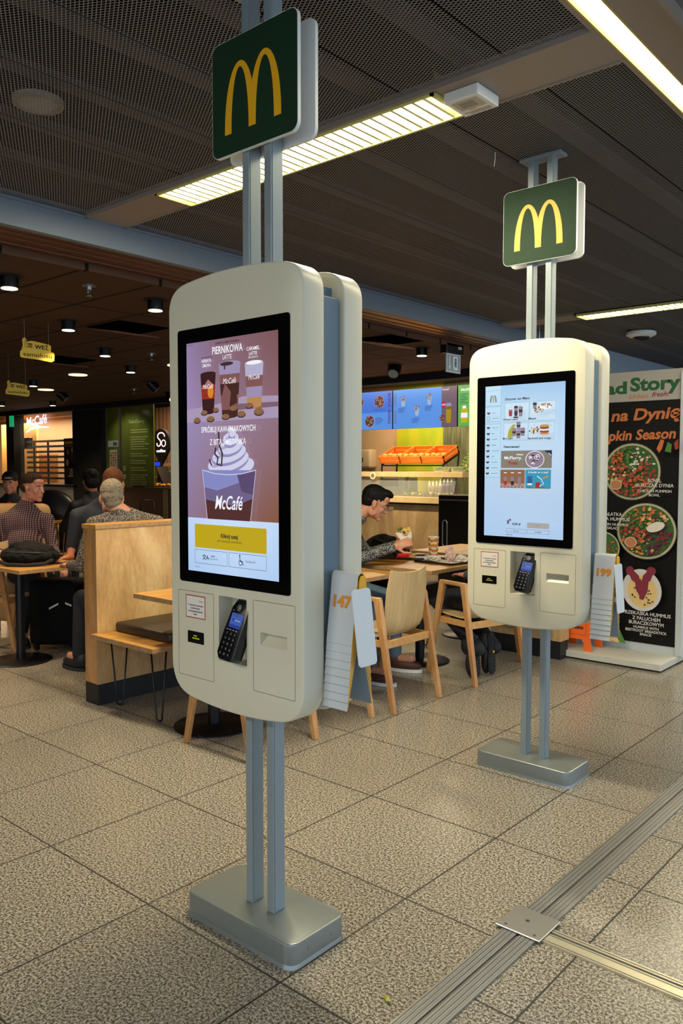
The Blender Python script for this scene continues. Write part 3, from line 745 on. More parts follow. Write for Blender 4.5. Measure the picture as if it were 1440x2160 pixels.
    p.text('SPRÓBUJ KAW SMAKOWYCH', .0, 1.566, .018, Wt, w=.242, bold=.012); p.text('Z BITĄ ŚMIETANKĄ', .0, 1.528, .018, Wt, w=.162, bold=.012)
    ik = E_('uiink', '14202e', .5)
    p.rect(-.156, 1.212, .166, 1.285, E_('btn', 'c9ae0a', .95), .003); p.text('Kliknij tutaj', .005, 1.248, .0125, ik, w=.076, bold=.03); p.text('aby rozpocząć zamówienie', .005, 1.235, .0075, ik, w=.11)
    for a, b in ((-.156, -.004), (.003, .166)): p.frame(a, 1.163, b, 1.206, .001, ik)
    p.text('文A', -.105, 1.177, .013, ik, bold=.02); p.text('Języki', -.07, 1.187, .0055, ik, bold=.02); p.text('EN DE UA RU', -.07, 1.178, .0055, ik)
    p.oval(.055, 1.178, .008, .008, ik, 14); p.oval(.055, 1.178, .006, .006, GW, 14); p.line([(.053, 1.198), (.054, 1.183), (.064, 1.183), (.068, 1.172)], .003, ik); p.oval(.053, 1.2, .0028, .0028, ik, 10); p.text('Dostępność', .10, 1.182, .006, ik)
    p.text('Wersja 2.41', -.156, 1.150, .004, ik, al='l')
    p.done('display', r)

def screen_menu(r):
    s_ = lambda q: -.204+.408*q; t_ = lambda q: 1.845-.71*q
    BG = gradient('menu_sky', [(0, 'b4d8fb'), (.6, 'c2dcf6'), (1, 'b8d6f8')], 1.135, 1.845, [(0, 'a9c8ee'), (.35, 'c4d8ee'), (.6, 'cfe8fb'), (.9, 'b2daf6'), (1, '86c0f2')], .66)
    ik, wt, ln, pan = E_('uiink', '14202e', .5), E_('w', 'f4f2fb', 1.1), E_('uiln', '7fa0c0', .8), E_('uipan', 'b9ddf8', 1)
    p = Paint((0, -.1305, 0), (1, 0, 0), (0, 0, 1), base=.0002)
    p.rect(-.204, 1.135, .204, 1.845, BG)
    R = lambda a, b, c, d, m, q=.003: p.rect(s_(a), t_(d), s_(c), t_(b), m, q)
    F = lambda a, b, c, d, m: p.frame(s_(a), t_(d), s_(c), t_(b), .0009, m)
    T = lambda x, a, b, hh, w=None, al='l', m=ik, bold=.03, **k: p.text(x, s_(a), t_(b), hh, m, w=w*.408 if w else None, al=al, bold=bold, **k)
    R(0, .0, .205, .13, pan, 0); F(0, .03, .205, .13, ln); R(0, .14, .205, .235, pan, 0); F(0, .135, .205, .235, ln); R(0, .255, .205, .61, pan, 0); F(0, .25, .205, .61, ln)
    arches(p, s_(.065), t_(.108), .034, .033, ik)
    arches(p, s_(.078), t_(.104), .023, .026, E_('arcin', 'c8b478', .8))
    ic = [E_('ic%d' % i, c, .7) for i, c in enumerate(('4a1030', '20183a', '7a1a30', '2a4a2a'))]
    for i, (t, x) in enumerate(((.178, 'Home'), (.213, 'Loyalty Points'), (.275, 'What\'s new?'), (.315, 'Meals'), (.352, 'Sandwiches'), (.392, 'McCafé®'), (.43, 'Sweet Breakfast'), (.467, 'Drinks'), (.505, 'Fries & Salads'), (.543, 'Happy Meal®'), (.58, 'Vegan Product'))):
        T(x, .095, t+.003, .0046, None, bold=.01)
        if i == 1: p.oval(s_(.045), t_(t), .008, .009, ik, 16); p.oval(s_(.045), t_(t), .0068, .0078, pan, 16)
        else:
            for k in range(3): p.oval(s_(.035+.012*k), t_(t+.004*(k % 2)), .004, .0045, ic[(i+k) % 4], 8)
        p.rect(s_(.01), t_(t+.019), s_(.2), t_(t+.0195), ln)
    T('Discover our Menu', .27, .10, .0115, .31); T('Newnesses!', .26, .412, .0115, .20)
    random.seed(3); dot = E_('dot', '5a8ca4', .8)
    cells = [(.27, .118, .575, .24), (.59, .118, .905, .24), (.27, .25, .575, .365), (.585, .25, .895, .365)]
    for i, (a, b, c, d) in enumerate(cells):
        R(a, b, c, d, E_('cell', 'c8e2f8', 1)); F(a, b, c, d, E_('cellln', '6aa4a8', .8))
        if i != 2:
            for k in range(34): p.oval(s_(a+.01+random.random()*(c-a-.02)), t_(b+.006+random.random()*(d-b-.014)), .0013, .0013, dot, 5)
    rd, bk, lt = E_('crd', 'b02030', .9), E_('cbk', '2a1a24', .7), E_('clt', '9a86a0', .8)
    cup(p, s_(.36), t_(.205), .020, .028, [(.8, rd), (1, lt)]); cup(p, s_(.43), t_(.205), .020, .044, [(.5, bk), (.8, lt), (1, bk)]); cup(p, s_(.49), t_(.208), .022, .042, [(.4, lt), (.7, bk), (1, lt)]); p.oval(s_(.43), t_(.215), .014, .004, bk, 10)
    sal = [E_('sa%d' % i, c, .9) for i, c in enumerate(('a43040', 'd8c8b0', '5a7a3a', 'd09a40', 'e8e4dc', '7a4a30'))]
    def heap(u, v, a, b, n):
        for k in range(n):
            q = random.random()*6.28; rr = random.random()**.5; p.oval(u+a*rr*math.cos(q), v+b*rr*math.sin(q), a*.22, b*.25, sal[k % 6], 7, q)
    cup(p, s_(.665), t_(.165), .020, .026, [(.6, lt), (1, bk)]); heap(s_(.72), t_(.175), .022, .014, 22); p.oval(s_(.80), t_(.155), .028, .012, wt, 14); heap(s_(.81), t_(.148), .025, .010, 20)
    p.poly([(s_(.335), t_(.345)), (s_(.35), t_(.30)), (s_(.40), t_(.262)), (s_(.44), t_(.262)), (s_(.40), t_(.30)), (s_(.40), t_(.345))], E_('olive', 'b4b010', .9))
    for u, t, w_ in ((.42, .335, .022), (.475, .295, .022), (.475, .35, .024), (.53, .335, .024)): cup(p, s_(u), t_(t), w_, .034, [(.35, lt), (.6, bk), (1, lt)])
    heap(s_(.67), t_(.30), .024, .015, 26)
    for k, m in enumerate((sal[3], sal[0], sal[4], sal[5], sal[3])): p.oval(s_(.80), t_(.325-k*.012), .024, .006, m, 14)
    for a, b, x, w_ in ((.285, .234, "What's new?", .19), (.605, .234, 'Meals', .095), (.285, .358, 'McCafé®', .13), (.60, .360, 'Sandwich and wraps', .28)): T(x, a, b, .0085, w_)
    R(.265, .432, .895, .545, E_('ban', '8f8a80', .75)); p.poly([(s_(.8), t_(.432)), (s_(.895), t_(.432)), (s_(.895), t_(.475))], ic[1]); T('NEW', .85, .452, .005, .045, m=wt, rot=-.7)
    T('Winter', .46, .462, .007, .09, m=wt); T('McFlurry.', .31, .488, .015, .22, m=wt, bold=.015); T('Twix', .355, .522, .015, .13, m=rd, bold=.04, shear=.2)
    p.oval(s_(.69), t_(.49), .047, .039, wt, 22); p.oval(s_(.69), t_(.49), .044, .036, lt, 22)
    for k in range(22):
        q = random.random()*6.28; rr = random.random()*.8; u, v = s_(.69)+.036*rr*math.cos(q), t_(.49)+.03*rr*math.sin(q)
        p.line([(u-.008, v), (u, v+.005), (u+.009, v-.002)], .0028, (ik, wt)[k % 2])
    R(.265, .555, .575, .675, E_('pbr', '9a6a4a', .8)); p.rect(s_(.265), t_(.675), s_(.575), t_(.645), E_('pbr2', 'c09a90', .8))
    for u, m in ((.33, rd), (.42, bk), (.51, lt)): cup(p, s_(u), t_(.655), .018, .036, [(.5, m), (1, lt)]); p.rect(s_(u)-.008, t_(.578), s_(u)+.008, t_(.573), wt)
    for k in range(7): p.oval(s_(.28+.045*k), t_(.668), .004, .002, bk, 8)
    R(.585, .555, .895, .675, E_('pbl', '28a0c8', .85)); T('A book or a toy?', .615, .577, .009, .25, m=wt, bold=.01)
    p.rect(s_(.61), t_(.645), s_(.67), t_(.597), E_('pb3', '1a6aa8', .8)); p.oval(s_(.64), t_(.648), .014, .004, wt, 10); p.rect(s_(.71), t_(.672), s_(.765), t_(.635), rd); p.line([(s_(.73), t_(.595)), (s_(.78), t_(.615)), (s_(.81), t_(.645)), (s_(.76), t_(.66))], .003, wt); p.line([(s_(.80), t_(.61)), (s_(.87), t_(.595))], .007, sal[3])
    p.poly([(s_(.585), t_(.675)), (s_(.64), t_(.665)), (s_(.72), t_(.672)), (s_(.80), t_(.664)), (s_(.895), t_(.675))], sal[2])
    R(.36, .885, .39, .91, E_('cart', '7a8088', .7)); p.oval(s_(.40), t_(.883), .005, .005, E_('prp', '5a2a90', .9), 12)
    T('0,00 zł', .43, .915, .0105, .105); R(.615, .895, .885, .93, E_('gry', 'b4b0b0', .9)); T('Pay now', .75, .915, .0045, al='c', m=E_('gry2', '8a8890', .8))
    for a, b, x in ((.355, .605, 'Start over'), (.615, .885, 'Accessibility')): F(a, .94, b, .965, ik); T(x, (a+b)/2, .956, .005, al='c', bold=.02)
    T('Privacy policy', .355, .982, .0042)
    p.done('display', r)

def kiosk(loc, label, screen, number, tz, stackname):
    r = thing('order_kiosk', label, 'ordering kiosk', (0, 0, 0), 0, None)
    bm = bmesh.new(); box(bm, -.245, .245, -.127, .118, .008, .075, bev=.0)
    bmesh.ops.bevel(bm, geom=[e for e in bm.edges if abs(e.verts[0].co.z-e.verts[1].co.z) > .03], offset=.035, segments=6, affect='EDGES', profile=.5)
    bmesh.ops.bevel(bm, geom=[e for e in bm.edges if e.verts[0].co.z > .07 and e.verts[1].co.z > .07], offset=.006, segments=3, affect='EDGES', profile=.5)
    prism(bm, rrect(-.249, .249, -.131, .122, .038, 6), lambda a, b: (a, b, 0), lambda a, b: (a*.985, b*.975, .012)); b_ = obj('base', bm, BASEP, r, smooth=30)
    for q in (.05, -.05):
        bm = bmesh.new(); cyl(bm, (.244, q-.004, .04), .004, .0025, 14, 'X'); obj('screw', bm, STEEL, b_)
    for x in (-.0315, .0645):
        bm = bmesh.new(); box(bm, x-.0145, x+.0145, -.036, .014, .074, 2.892, bev=.0015, seg=2)
        box(bm, x+.0145, x+.0165, -.030, .008, .078, 2.885)
        obj('post', bm, POST, r)
    bm = bmesh.new(); box(bm, -.085, .12, -.05, .028, 2.885, 2.899, bev=.002); obj('ceiling_plate', bm, POST, r)
    bm = bmesh.new(); box(bm, -.287, .287, -.045, .032, .93, 1.945, bev=.004); box(bm, -.25, .25, -.045, .045, .82, 1.98); cr = obj('core', bm, KMID, r)
    bm = bmesh.new(); box(bm, .24, .275, .031, .043, .94, 1.94); box(bm, -.275, -.24, .031, .043, .94, 1.94); obj('gap_shade', bm, BLK2, cr)  # black strips painted in as the shade between core and rear housing
    O = outline()
    for k, (y0, y1) in enumerate(((-.128, -.041), (.042, .127))):
        bm = bmesh.new(); shell_rings(bm, O, y0, y1)
        fy = y0 if k == 0 else y1; sg = 1 if k == 0 else -1
        c1 = bmesh.new(); box(c1, -.062, .064, fy-.02*sg if sg > 0 else fy-.055, fy+.055 if sg > 0 else fy+.02, .868, 1.068)
        c2 = bmesh.new(); prism(c2, [(fy-.02*sg, .979), (fy+.028*sg, .979), (fy+.028*sg, .968), (fy-.001*sg, .939), (fy-.02*sg, .939)], lambda a, b: (.123, a, b), lambda a, b: (.233, a, b))
        me = booled(bm, [c1, c2]); H = link('housing', me, KBODY, r, smooth=30)
        if k == 0:
            bm = bmesh.new(); prism(bm, rrect(-.249, .249, 1.098, 1.889, .010), lambda a, b: (a, -.1303, b), lambda a, b: (a, -.12, b)); g = obj('screen_glass', bm, GLS, r)
            screen(g)
            lt = mat('door_line', '5f5b4c', .8)
            for n_, (a, b, c, d) in enumerate(((-.260, .794, -.087, 1.068), (.093, .801, .265, 1.071))):
                p = Paint((0, -.1281, 0), (1, 0, 0), (0, 0, 1), base=.0001)
                P_ = rrect(a, c, b, d, .004, 3); P_.append(P_[0]); p.line(P_, .0014, lt)
                dr = p.done('access_door', H)
            p = Paint((0, -.1281, 0), (1, 0, 0), (0, 0, 1), base=.0003)
            p.rect(-.222, .983, -.126, 1.056, DRED); p.rect(-.219, .986, -.129, 1.053, PAPER)
            p.text('Krok 1', -.135, 1.036, .0055, INK, al='r', bold=.01)
            for i, (x, w_) in enumerate((('W restauracji do doręczenia', .075), ('prosimy zabrać', .045), ('po przygotowaniu numerek', .07), ('Krok 2', .017))): p.text(x, -.174, 1.022-.0095*i, .0055, INK, w=w_, bold=.02)
            p.done('sticker', H)
            p = Paint((0, -.1281, 0), (1, 0, 0), (0, 0, 1), base=.0004)
            p.rect(-.214, .903, -.134, .941, GLS); yc = E_('code', 'c8d030', .8); [p.rect(-.184+.006*q, .925, -.180+.006*q, .9285, yc) for q in range(3)]; [p.rect(-.190+.006*q, .917, -.186+.006*q, .921, yc) for q in range(6)]; p.done('code_scanner', H)
            # card terminal, leaning in its recess
            bm = bmesh.new()
            box(bm, .0, .06, -.105, -.075, 1.05, 1.066); obj('terminal_bracket', bm, WHITE, H)
            ax = V((.018, .062, .175)).normalized(); ux = (V((1, .0, 0))-ax*ax.x).normalized(); nn = ux.cross(ax).normalized()
            if nn.y > 0: nn = -nn
            o_ = V((.020, -.168, .885)); bm = bmesh.new()
            pr = [(-.028, 0), (.024, 0), (.036, .012), (.037, .165), (.022, .185), (-.022, .185), (-.037, .158), (-.037, .10), (-.042, .09), (-.042, .018)]
            f0 = lambda a, b: o_+ux*a+ax*b+nn*.012; f1 = lambda a, b: o_+ux*a*.93+ax*b-nn*.028
            prism(bm, pr, f0, f1); bmesh.ops.bevel(bm, geom=bm.edges[:], offset=.002, segments=2, affect='EDGES', profile=.5)
            tm = obj('card_terminal', bm, mat('terminal_black', '0d0d10', .28), r, smooth=30)
            p = Paint(o_+nn*.0123, ux, ax, base=.0003)
            p.rect(-.027, .098, .025, .142, E_('tscr', '3c5cb4', .9), .002); p.rect(-.027, .098, .025, .108, E_('tscr2', '2038a0', .8)); p.text('PL', -.02, .133, .006, INK, al='l'); p.text('EN', -.007, .133, .006, INK, al='l'); p.oval(-.014, .122, .004, .005, E_('tscr2', '2038a0', .8), 12); p.rect(-.006, .12, .018, .1225, _M['glow_uiln'] if 'glow_uiln' in _M else PAPER)
            p.done('terminal_screen', tm)
            p = Paint(o_+nn*.0123, ux, ax, base=.0003)
            kc = mat('key_print', 'b8b8b8', .6)
            for i in range(5):
                for j in range(3):
                    p.rect(-.024+.018*j-.005, .075-.0155*i, -.024+.018*j+.008, .085-.0155*i, mat('key', '1c1c20', .3), .002); p.text('123456789*0#XOV'[i*3+j], -.024+.018*j+.001, .0768-.0155*i, .0062, kc)
            for j in range(4): p.rect(-.028+.014*j, .090, -.019+.014*j, .092, kc)
            p.oval(0, .16, .009, .009, kc, 20); p.oval(0, .16, .0078, .0078, INK, 20)
            for q in (.002, .0045, .007): p.line([(-.004+q, .156), (-.002+q, .16), (-.004+q, .164)], .0012, kc)
            p.text('PIN', -.02, .148, .003, kc); p.done('keypad', tm)
        else:
            bm = bmesh.new(); prism(bm, rrect(-.249, .249, 1.098, 1.889, .010), lambda a, b: (a, .1293, b), lambda a, b: (a, .12, b)); g = obj('screen_glass', bm, GLS, r)
            p = Paint((0, .1295, 0), (-1, 0, 0), (0, 0, 1), base=.0003); p.rect(-.204, 1.135, .204, 1.845, E_('idle', 'b9d2ee', .7)); p.done('display', g)
    # sign boards above
    for k, (y0, y1, sg) in enumerate(((-.053, -.041, -1), (.019, .031, 1))):
        cx = .022 if k == 0 else .022
        bm = bmesh.new(); pr = rrect(cx-.185, cx+.185, 2.415, 2.758, .028, 6); prism(bm, pr, lambda a, b: (a, y0, b), lambda a, b: (a, y1, b)); sb = obj('sign_board', bm, CREAM if False else WHITE, r)
        yf = y0 if sg < 0 else y1
        p = Paint((cx, yf, 2.415), (1 if sg < 0 else -1, 0, 0), (0, 0, 1), base=.0004); p.poly([(a-cx, b-2.415) for a, b in rrect(cx-.1835, cx+.1835, 2.4165, 2.7565, .027, 6)], GREEN)
        arches(p, -.126, .062, .245, .205, GOLD); p.done('sign_face', sb)
    # holder for the number tents
    zt = 1.165+tz
    bm = bmesh.new(); box(bm, .25, .41, -.006, .006, zt-.215, zt-.2); box(bm, .25, .41, -.003, .003, zt-.215, zt-.195)
    hd = obj('tent_holder', bm, WHITE, r)
    bm = bmesh.new(); prism(bm, rrect(-.050, .030, zt-.262, zt-.042, .012), lambda a, b: (.410+(zt-b)*.03, a+.004-(b-zt+.15)*.12, b), lambda a, b: (.413+(zt-b)*.03, a+.004-(b-zt+.15)*.12, b)); obj('end_plate', bm, WHITE, hd)
    bm = bmesh.new(); prism(bm, [(.012*math.cos(a), .012*math.sin(a)) for a in [PI*i/8 for i in range(9)]]+[(-.018, -.06), (.018, -.06)], lambda a, b: (.402, a, zt-.02+b), lambda a, b: (.407, a, zt-.02+b)); obj('hub', bm, YEL, hd)
    r.location = loc
    ords = ['second', 'third', 'fourth', 'fifth', 'sixth', 'seventh', 'eighth']
    for k in range(9):
        L = .186; sl = .13+.015*k; top = zt-.0235*k; rr = .016-.0008*k
        path = [(-rr-sl*L, top-rr-L)] + [(rr*math.cos(a), top-rr+rr*math.sin(a)) for a in [PI-PI*i/10 for i in range(11)]] + [(rr+sl*L, top-rr-L)]
        bm = bmesh.new(); x0, x1 = .3035, .3995-.0006*k
        t = .0021
        inn = [(a*(1-t/abs(a)) if abs(a) > .002 else a, b-t) for a, b in path]
        A = [bm.verts.new((x0, a, b)) for a, b in path]; B = [bm.verts.new((x1, a, b)) for a, b in path]
        C_ = [bm.verts.new((x0, a, b)) for a, b in inn]; D = [bm.verts.new((x1, a, b)) for a, b in inn]
        for i in range(len(path)-1):
            bm.faces.new((A[i], B[i], B[i+1], A[i+1])).material_index = 0
            bm.faces.new((C_[i+1], D[i+1], D[i], C_[i])).material_index = 2
            for q in ((B[i], D[i], D[i+1], B[i+1]), (A[i+1], C_[i+1], C_[i], A[i])): bm.faces.new(q).material_index = 1
        for i in (0, -1): bm.faces.new((A[i], C_[i], D[i], B[i])).material_index = 2  # lower edges painted in the inside grey as shadow lines between tents
        if k == 0: nm = 'white folded number tent reading %d, topmost of the stack on the %s' % (number, stackname)
        elif k == 8: nm = 'lowest white number tent of the stack on the %s' % stackname
        else: nm = 'white number tent, %s from the top of the stack on the %s' % (ords[k-1], stackname)
        rt_ = thing('number_tent', nm, 'table number', V(loc)+V((.35, 0, 0)), 0, 'number tents on the '+stackname)
        me = bpy.data.meshes.new('tent_body'); bmesh.ops.translate(bm, verts=bm.verts, vec=loc); bmesh.ops.recalc_face_normals(bm, faces=bm.faces[:]); bm.to_mesh(me); bm.free()
        ob = link('tent_body', me, [TENT, YEL, mat('tent_inside_edge_shade', '8797a2', .5)], rt_)
        if k == 0:
            ang = math.atan(sl); nrm = V((0, -math.cos(ang), math.sin(ang))); upv = V((0, math.sin(ang), math.cos(ang)))
            p = Paint(V(loc)+V((x0, -rr, top-rr)), (1, 0, 0), upv, base=.0006)
            p.text(str(number), .048, -.083, .032, ORA, w=.068, bold=.055); p.done('number_print', ob)
    return r
kiosk((-1.84, 1.738, 0), 'near cream ordering kiosk with drinks advert on its screen', screen_promo, 147, 0, 'near kiosk')
kiosk((-1.832, 3.513, 0), 'farther cream ordering kiosk showing a blue menu screen', screen_menu, 199, -.09, 'farther kiosk')
# ------------------------------------------------------------------ booth wall and bench
def booth(x0, x1, y0, y1, top, label, name='booth_partition'):
    r = thing(name, label, 'partition', ((x0+x1)/2, y0, 0))
    bm = bmesh.new(); box(bm, x0+.004, x1-.014, y0+.002, y1, .13, top-.028); obj('core', bm, BIRCH if False else CHF, r)
    bm = bmesh.new(); box(bm, x1-.014, x1, y0, y1, .13, top-.028, 0); obj('panel', bm, BIRCH, r)
    bm = bmesh.new(); box(bm, x1-.0142, x1+.0002, y0-.0006, y0, .13, top-.028); obj('panel_edge', bm, PLY, r)
    bm = bmesh.new(); box(bm, x0-.003, x1+.006, y0-.006, y1, top-.028, top, 0, bev=.002); obj('cap', bm, [OAK], r)
    bm = bmesh.new(); box(bm, x1+.0055, x1+.0068, y0-.006, y1, top-.026, top-.004); obj('cap_edge', bm, PLY, r)
    bm = bmesh.new(); box(bm, x0+.002, x1-.002, y0+.002, y1, 0, .13); obj('skirting', bm, SKIRT, r)
    return r
booth(-4.475, -4.33, 2.705, 5.66, 1.112, 'long birch plywood booth wall with black skirting, left of the near kiosk')
r = thing('booth_partition', 'short plywood partition with black skirting behind the farther kiosk posts', 'partition', (-3.0, 5.7, 0))
bm = bmesh.new(); box(bm, -3.34, -2.80, 5.67, 5.80, .14, 1.10); obj('panel', bm, BIRCHD, r)
bm = bmesh.new(); box(bm, -2.80, -2.735, 5.665, 5.81, .14, 1.10); obj('end_post', bm, BIRCH, r)
bm = bmesh.new(); box(bm, -3.34, -2.74, 5.675, 5.80, 0, .14); obj('skirting', bm, SKIRT, r)

r = thing('bench', 'plywood wall bench on black hairpin legs in front of the booth wall', 'bench', (-4.03, 2.7, 0))
bm = bmesh.new(); box(bm, -4.328, -3.70, 2.655, 5.64, .425, .452, 0); obj('seat_board', bm, OAK, r)
bm = bmesh.new(); box(bm, -4.33, -3.70, 2.6538, 2.655, .426, .451); box(bm, -3.7002, -3.699, 2.655, 5.64, .426, .451); obj('board_edge', bm, PLY, r)
def hairpin(x, y, r, d):
    bm = bmesh.new(); pts = [(x-d[0]*.055, y-d[1]*.055, .425), (x-d[0]*.02, y-d[1]*.02, .03)]+[(x+d[0]*.02*math.sin(a), y+d[1]*.02*math.sin(a), .022-.016*math.cos(a)) for a in (-1.2, -.6, 0, .6, 1.2)]+[(x+d[0]*.02, y+d[1]*.02, .03), (x+d[0]*.055, y+d[1]*.055, .425)]
    tube(bm, pts, .0055, 8); obj('hairpin_leg', bm, BLACK, r, smooth=True)
hairpin(-4.24, 2.80, r, (.15, 1)); hairpin(-3.79, 2.76, r, (1, .25)); hairpin(-3.79, 4.1, r, (0, 1)); hairpin(-3.79, 5.4, r, (0, 1))
for i, (y0, y1) in enumerate(((2.80, 3.68), (3.72, 4.62), (4.66, 5.6))):
    lb = ('dark brown seat cushion at the near end of the bench', 'dark brown bench cushion in the middle, hidden behind the near kiosk', 'dark brown bench cushion at the far end under the eating man')[i]
    bm = bmesh.new(); box(bm, -4.29, -3.735, y0, y1, .452, .512, bev=.018, seg=4); c = tag(obj('seat_cushion', bm, SEAT, None, smooth=50), lb, 'cushion', 'bench cushions')
    bm = bmesh.new(); tube(bm, [(-4.29, y0+.02, .456), (-3.74, y0+.02, .456)], .002, 6); obj('piping', bm, BLK2, c)

# ------------------------------------------------------------------ tables
def table(cx, cy, sx, sy, label, z=.735, dr=.225, base=None, group='pedestal tables'):
    bx, by = base or (cx, cy)
    r = thing('cafe_table', label, 'table', (bx, by, 0), 0, group)
    bm = bmesh.new(); box(bm, cx-sx/2, cx+sx/2, cy-sy/2, cy+sy/2, z-.028, z, bev=.0015); t = obj('tabletop', bm, OAK, r)
    bm = bmesh.new()
    for a in ((cx-sx/2, cx+sx/2, cy-sy/2-.0006, cy-sy/2), (cx+sx/2, cx+sx/2+.0006, cy-sy/2, cy+sy/2)): box(bm, *a, z-.026, z-.002)
    obj('tabletop_edge', bm, PLY, t)
    bm = bmesh.new(); cyl(bm, (bx, by, .012), .034, z-.04, 24); cyl(bm, (bx, by, z-.034), .12, .006, 20); obj('column', bm, BLACK, r, smooth=40)
    bm = bmesh.new(); lathe(bm, [(dr, 0), (dr, .007), (dr-.006, .011), (.05, .016), (.03, .02)], (bx, by, 0), 48); obj('foot_disc', bm, BLACK, r, smooth=40)
    return r
table(-3.55, 2.98, .78, .56, 'table in front of the bench end, mostly hidden by the near kiosk', base=(-3.51, 2.93))
table(-3.61, 3.56, .62, .50, 'table hidden behind the near kiosk, second along the bench')
table(-3.62, 4.12, .62, .64, 'table behind the number tents with the empty wooden chair pushed up', z=.742)
table(-3.62, 5.13, .78, .92, 'table with two trays where the man eats', base=(-3.535, 4.961))
table(-3.78, 6.02, .66, .78, 'wooden table at the far end of the bench row, beyond the trays', z=.75)
table(-5.98, 3.12, .98, .62, 'wooden table at the left photo edge with the black backpack', z=.722, base=(-5.80, 2.97))

# ------------------------------------------------------------------ plywood armchairs
def make_chair(label):
    r = thing('plywood_chair', label, 'chair', (0, 0, 0), 0, 'plywood chairs along the bench tables')
    # seat and back in one bent shell, front = +x
    prof = [(.235, .425), (.22, .438), (.15, .442), (.05, .436), (-.05, .43), (-.11, .436), (-.145, .46), (-.165, .50), (-.178, .60), (-.192, .72), (-.205, .845)]
    pts = []
    for i in range(len(prof)-1):
        for t in (0, .5): pts.append(tuple(prof[i][k]*(1-t)+prof[i+1][k]*t for k in (0, 1)))
    pts.append(prof[-1])
    bm = bmesh.new(); n = 12; rows = []
    for i, (x, z) in enumerate(pts):
        f = i/(len(pts)-1); row = []
        hw = .205 if f < .5 else .19+.012*f
        e = 1.
        if i >= len(pts)-2: hw -= .012*(i-(len(pts)-3))
        if i <= 1: hw -= .012*(2-i)
        for j in range(n+1):
            q = -1+2*j/n; bend = .028*q*q if f > .55 else .028*q*q*max(0, (f-.4)/.15)
            dz = 0
            if i == len(pts)-1: dz = -.022*(1-q*q)+.0
            row.append(bm.verts.new((x+bend, q*hw, z+dz-(0 if f > .5 else .006*(1-q*q)))))
        rows.append(row)
    for a, b in zip(rows, rows[1:]):
        for j in range(n): bm.faces.new((a[j], a[j+1], b[j+1], b[j]))
    bmesh.ops.recalc_face_normals(bm, faces=bm.faces[:])
    bmesh.ops.solidify(bm, geom=bm.faces[:], thickness=.011)
    obj('shell', bm, SHELL, r, smooth=40)
    def beam(bm, a, b, w0, d0, w1, d1):
        a, b = V(a), V(b); q = []
        for p, w_, d in ((a, w0, d0), (b, w1, d1)): q.append([bm.verts.new(p+V((x*d/2, y*w_/2, 0))) for x, y in ((-1, -1), (1, -1), (1, 1), (-1, 1))])
        fs = [bm.faces.new(q[0][::-1]), bm.faces.new(q[1])]+[bm.faces.new((q[0][i], q[0][(i+1) % 4], q[1][(i+1) % 4], q[1][i])) for i in range(4)]
        bmesh.ops.bevel(bm, geom=list({e for f in fs for e in f.edges}), offset=.003, segments=1, affect='EDGES')
    for s in (-1, 1):
        y = s*.232
        bm = bmesh.new(); beam(bm, (-.245, y*1.03, 0), (-.115, y, .672), .028, .030, .030, .052); obj('leg', bm, CHF, r)
        bm = bmesh.new(); beam(bm, (.245, y*1.03, 0), (.10, y, .672), .028, .030, .030, .052); obj('leg', bm, CHF, r)
        bm = bmesh.new(); box(bm, -.139, .124, y-.015, y+.015, .655, .682, bev=.006, seg=2); obj('armrest', bm, CHF, r)
    bm = bmesh.new()
    for x in (-.165, .16): box(bm, x-.012, x+.012, -.22, .22, .375, .42, bev=.002)
    for s in (-1, 1): box(bm, -.16, .16, s*.214-.008, s*.214+.008, .38, .42)
    obj('seat_rail', bm, CHW, r)
    return r
ch = make_chair('empty plywood armchair with its back to the camera, between the two kiosks')
ch.location = (-3.11, 4.0, 0); ch.rotation_euler = (0, 0, PI)
dup(ch, (-2.985, 4.88, 0), PI-.27, 'plywood armchair the person in the grey jacket sits on, left of the farther kiosk')
dup(ch, (-3.155, 2.89, 0), PI+.02, 'plywood chair whose legs show under the near kiosk, nearest the camera')
dup(ch, (-3.17, 3.39, 0), PI, 'plywood chair whose feet show right of the near kiosk posts')
dup(ch, (-3.15, 5.68, 0), PI-.1, 'plywood chair behind the farther kiosk, near the black skirting', )
dup(ch, (-6.42, 3.22, 0), .35, 'plywood armchair of the checked shirt man behind the left table')

# windsor chair, sofa, armchair at the back left
r = thing('spindle_chair', 'yellow wooden spindle back chair behind the checked shirt man', 'chair', (-7.3, 4.25, 0))
bm = bmesh.new(); tube(bm, [(-7.52, 4.02, .80), (-7.36, 4.03, .835), (-7.2, 4.13, .85), (-7.1, 4.28, .85), (-7.07, 4.42, .835)], [.012, .02, .022, .02, .012], 10); obj('top_rail', bm, OAK, r, smooth=True)
for i in range(6):
    a = V((-7.44+.06*i, 4.03+.05*i, .83)); bm = bmesh.new(); cyl(bm, (a.x*.6-7.42*.4, a.y*.6+4.2*.4, .45), .006, .39, 8, a+V((0, 0, .02))-V((a.x*.6-7.42*.4, a.y*.6+4.2*.4, .45))); obj('spindle', bm, OAK, r, smooth=True)
bm = bmesh.new(); cyl(bm, (-7.38, 4.25, .43), .2, .03, 28); obj('seat', bm, OAK, r)
for a, b in ((-.15, -.13), (.13, -.13), (-.15, .14), (.13, .14)):
    bm = bmesh.new(); cyl(bm, (-7.38+a*1.3, 4.25+b*1.3, 0), .012, .43, 10, V((-a*.3, -b*.3, .43))); obj('leg', bm, OAK, r)
r.location = (-8.40, 4.90, 0)
r = thing('sofa', 'tan upholstered sofa behind the checked shirt man', 'sofa', (-7.3, 3.3, 0))
TAN = mat('sofa_tan', 'b08a58', .7, bump=.1)
bm = bmesh.new(); box(bm, -8.1, -6.95, 3.25, 3.48, .1, 1.02, bev=.07, seg=4)
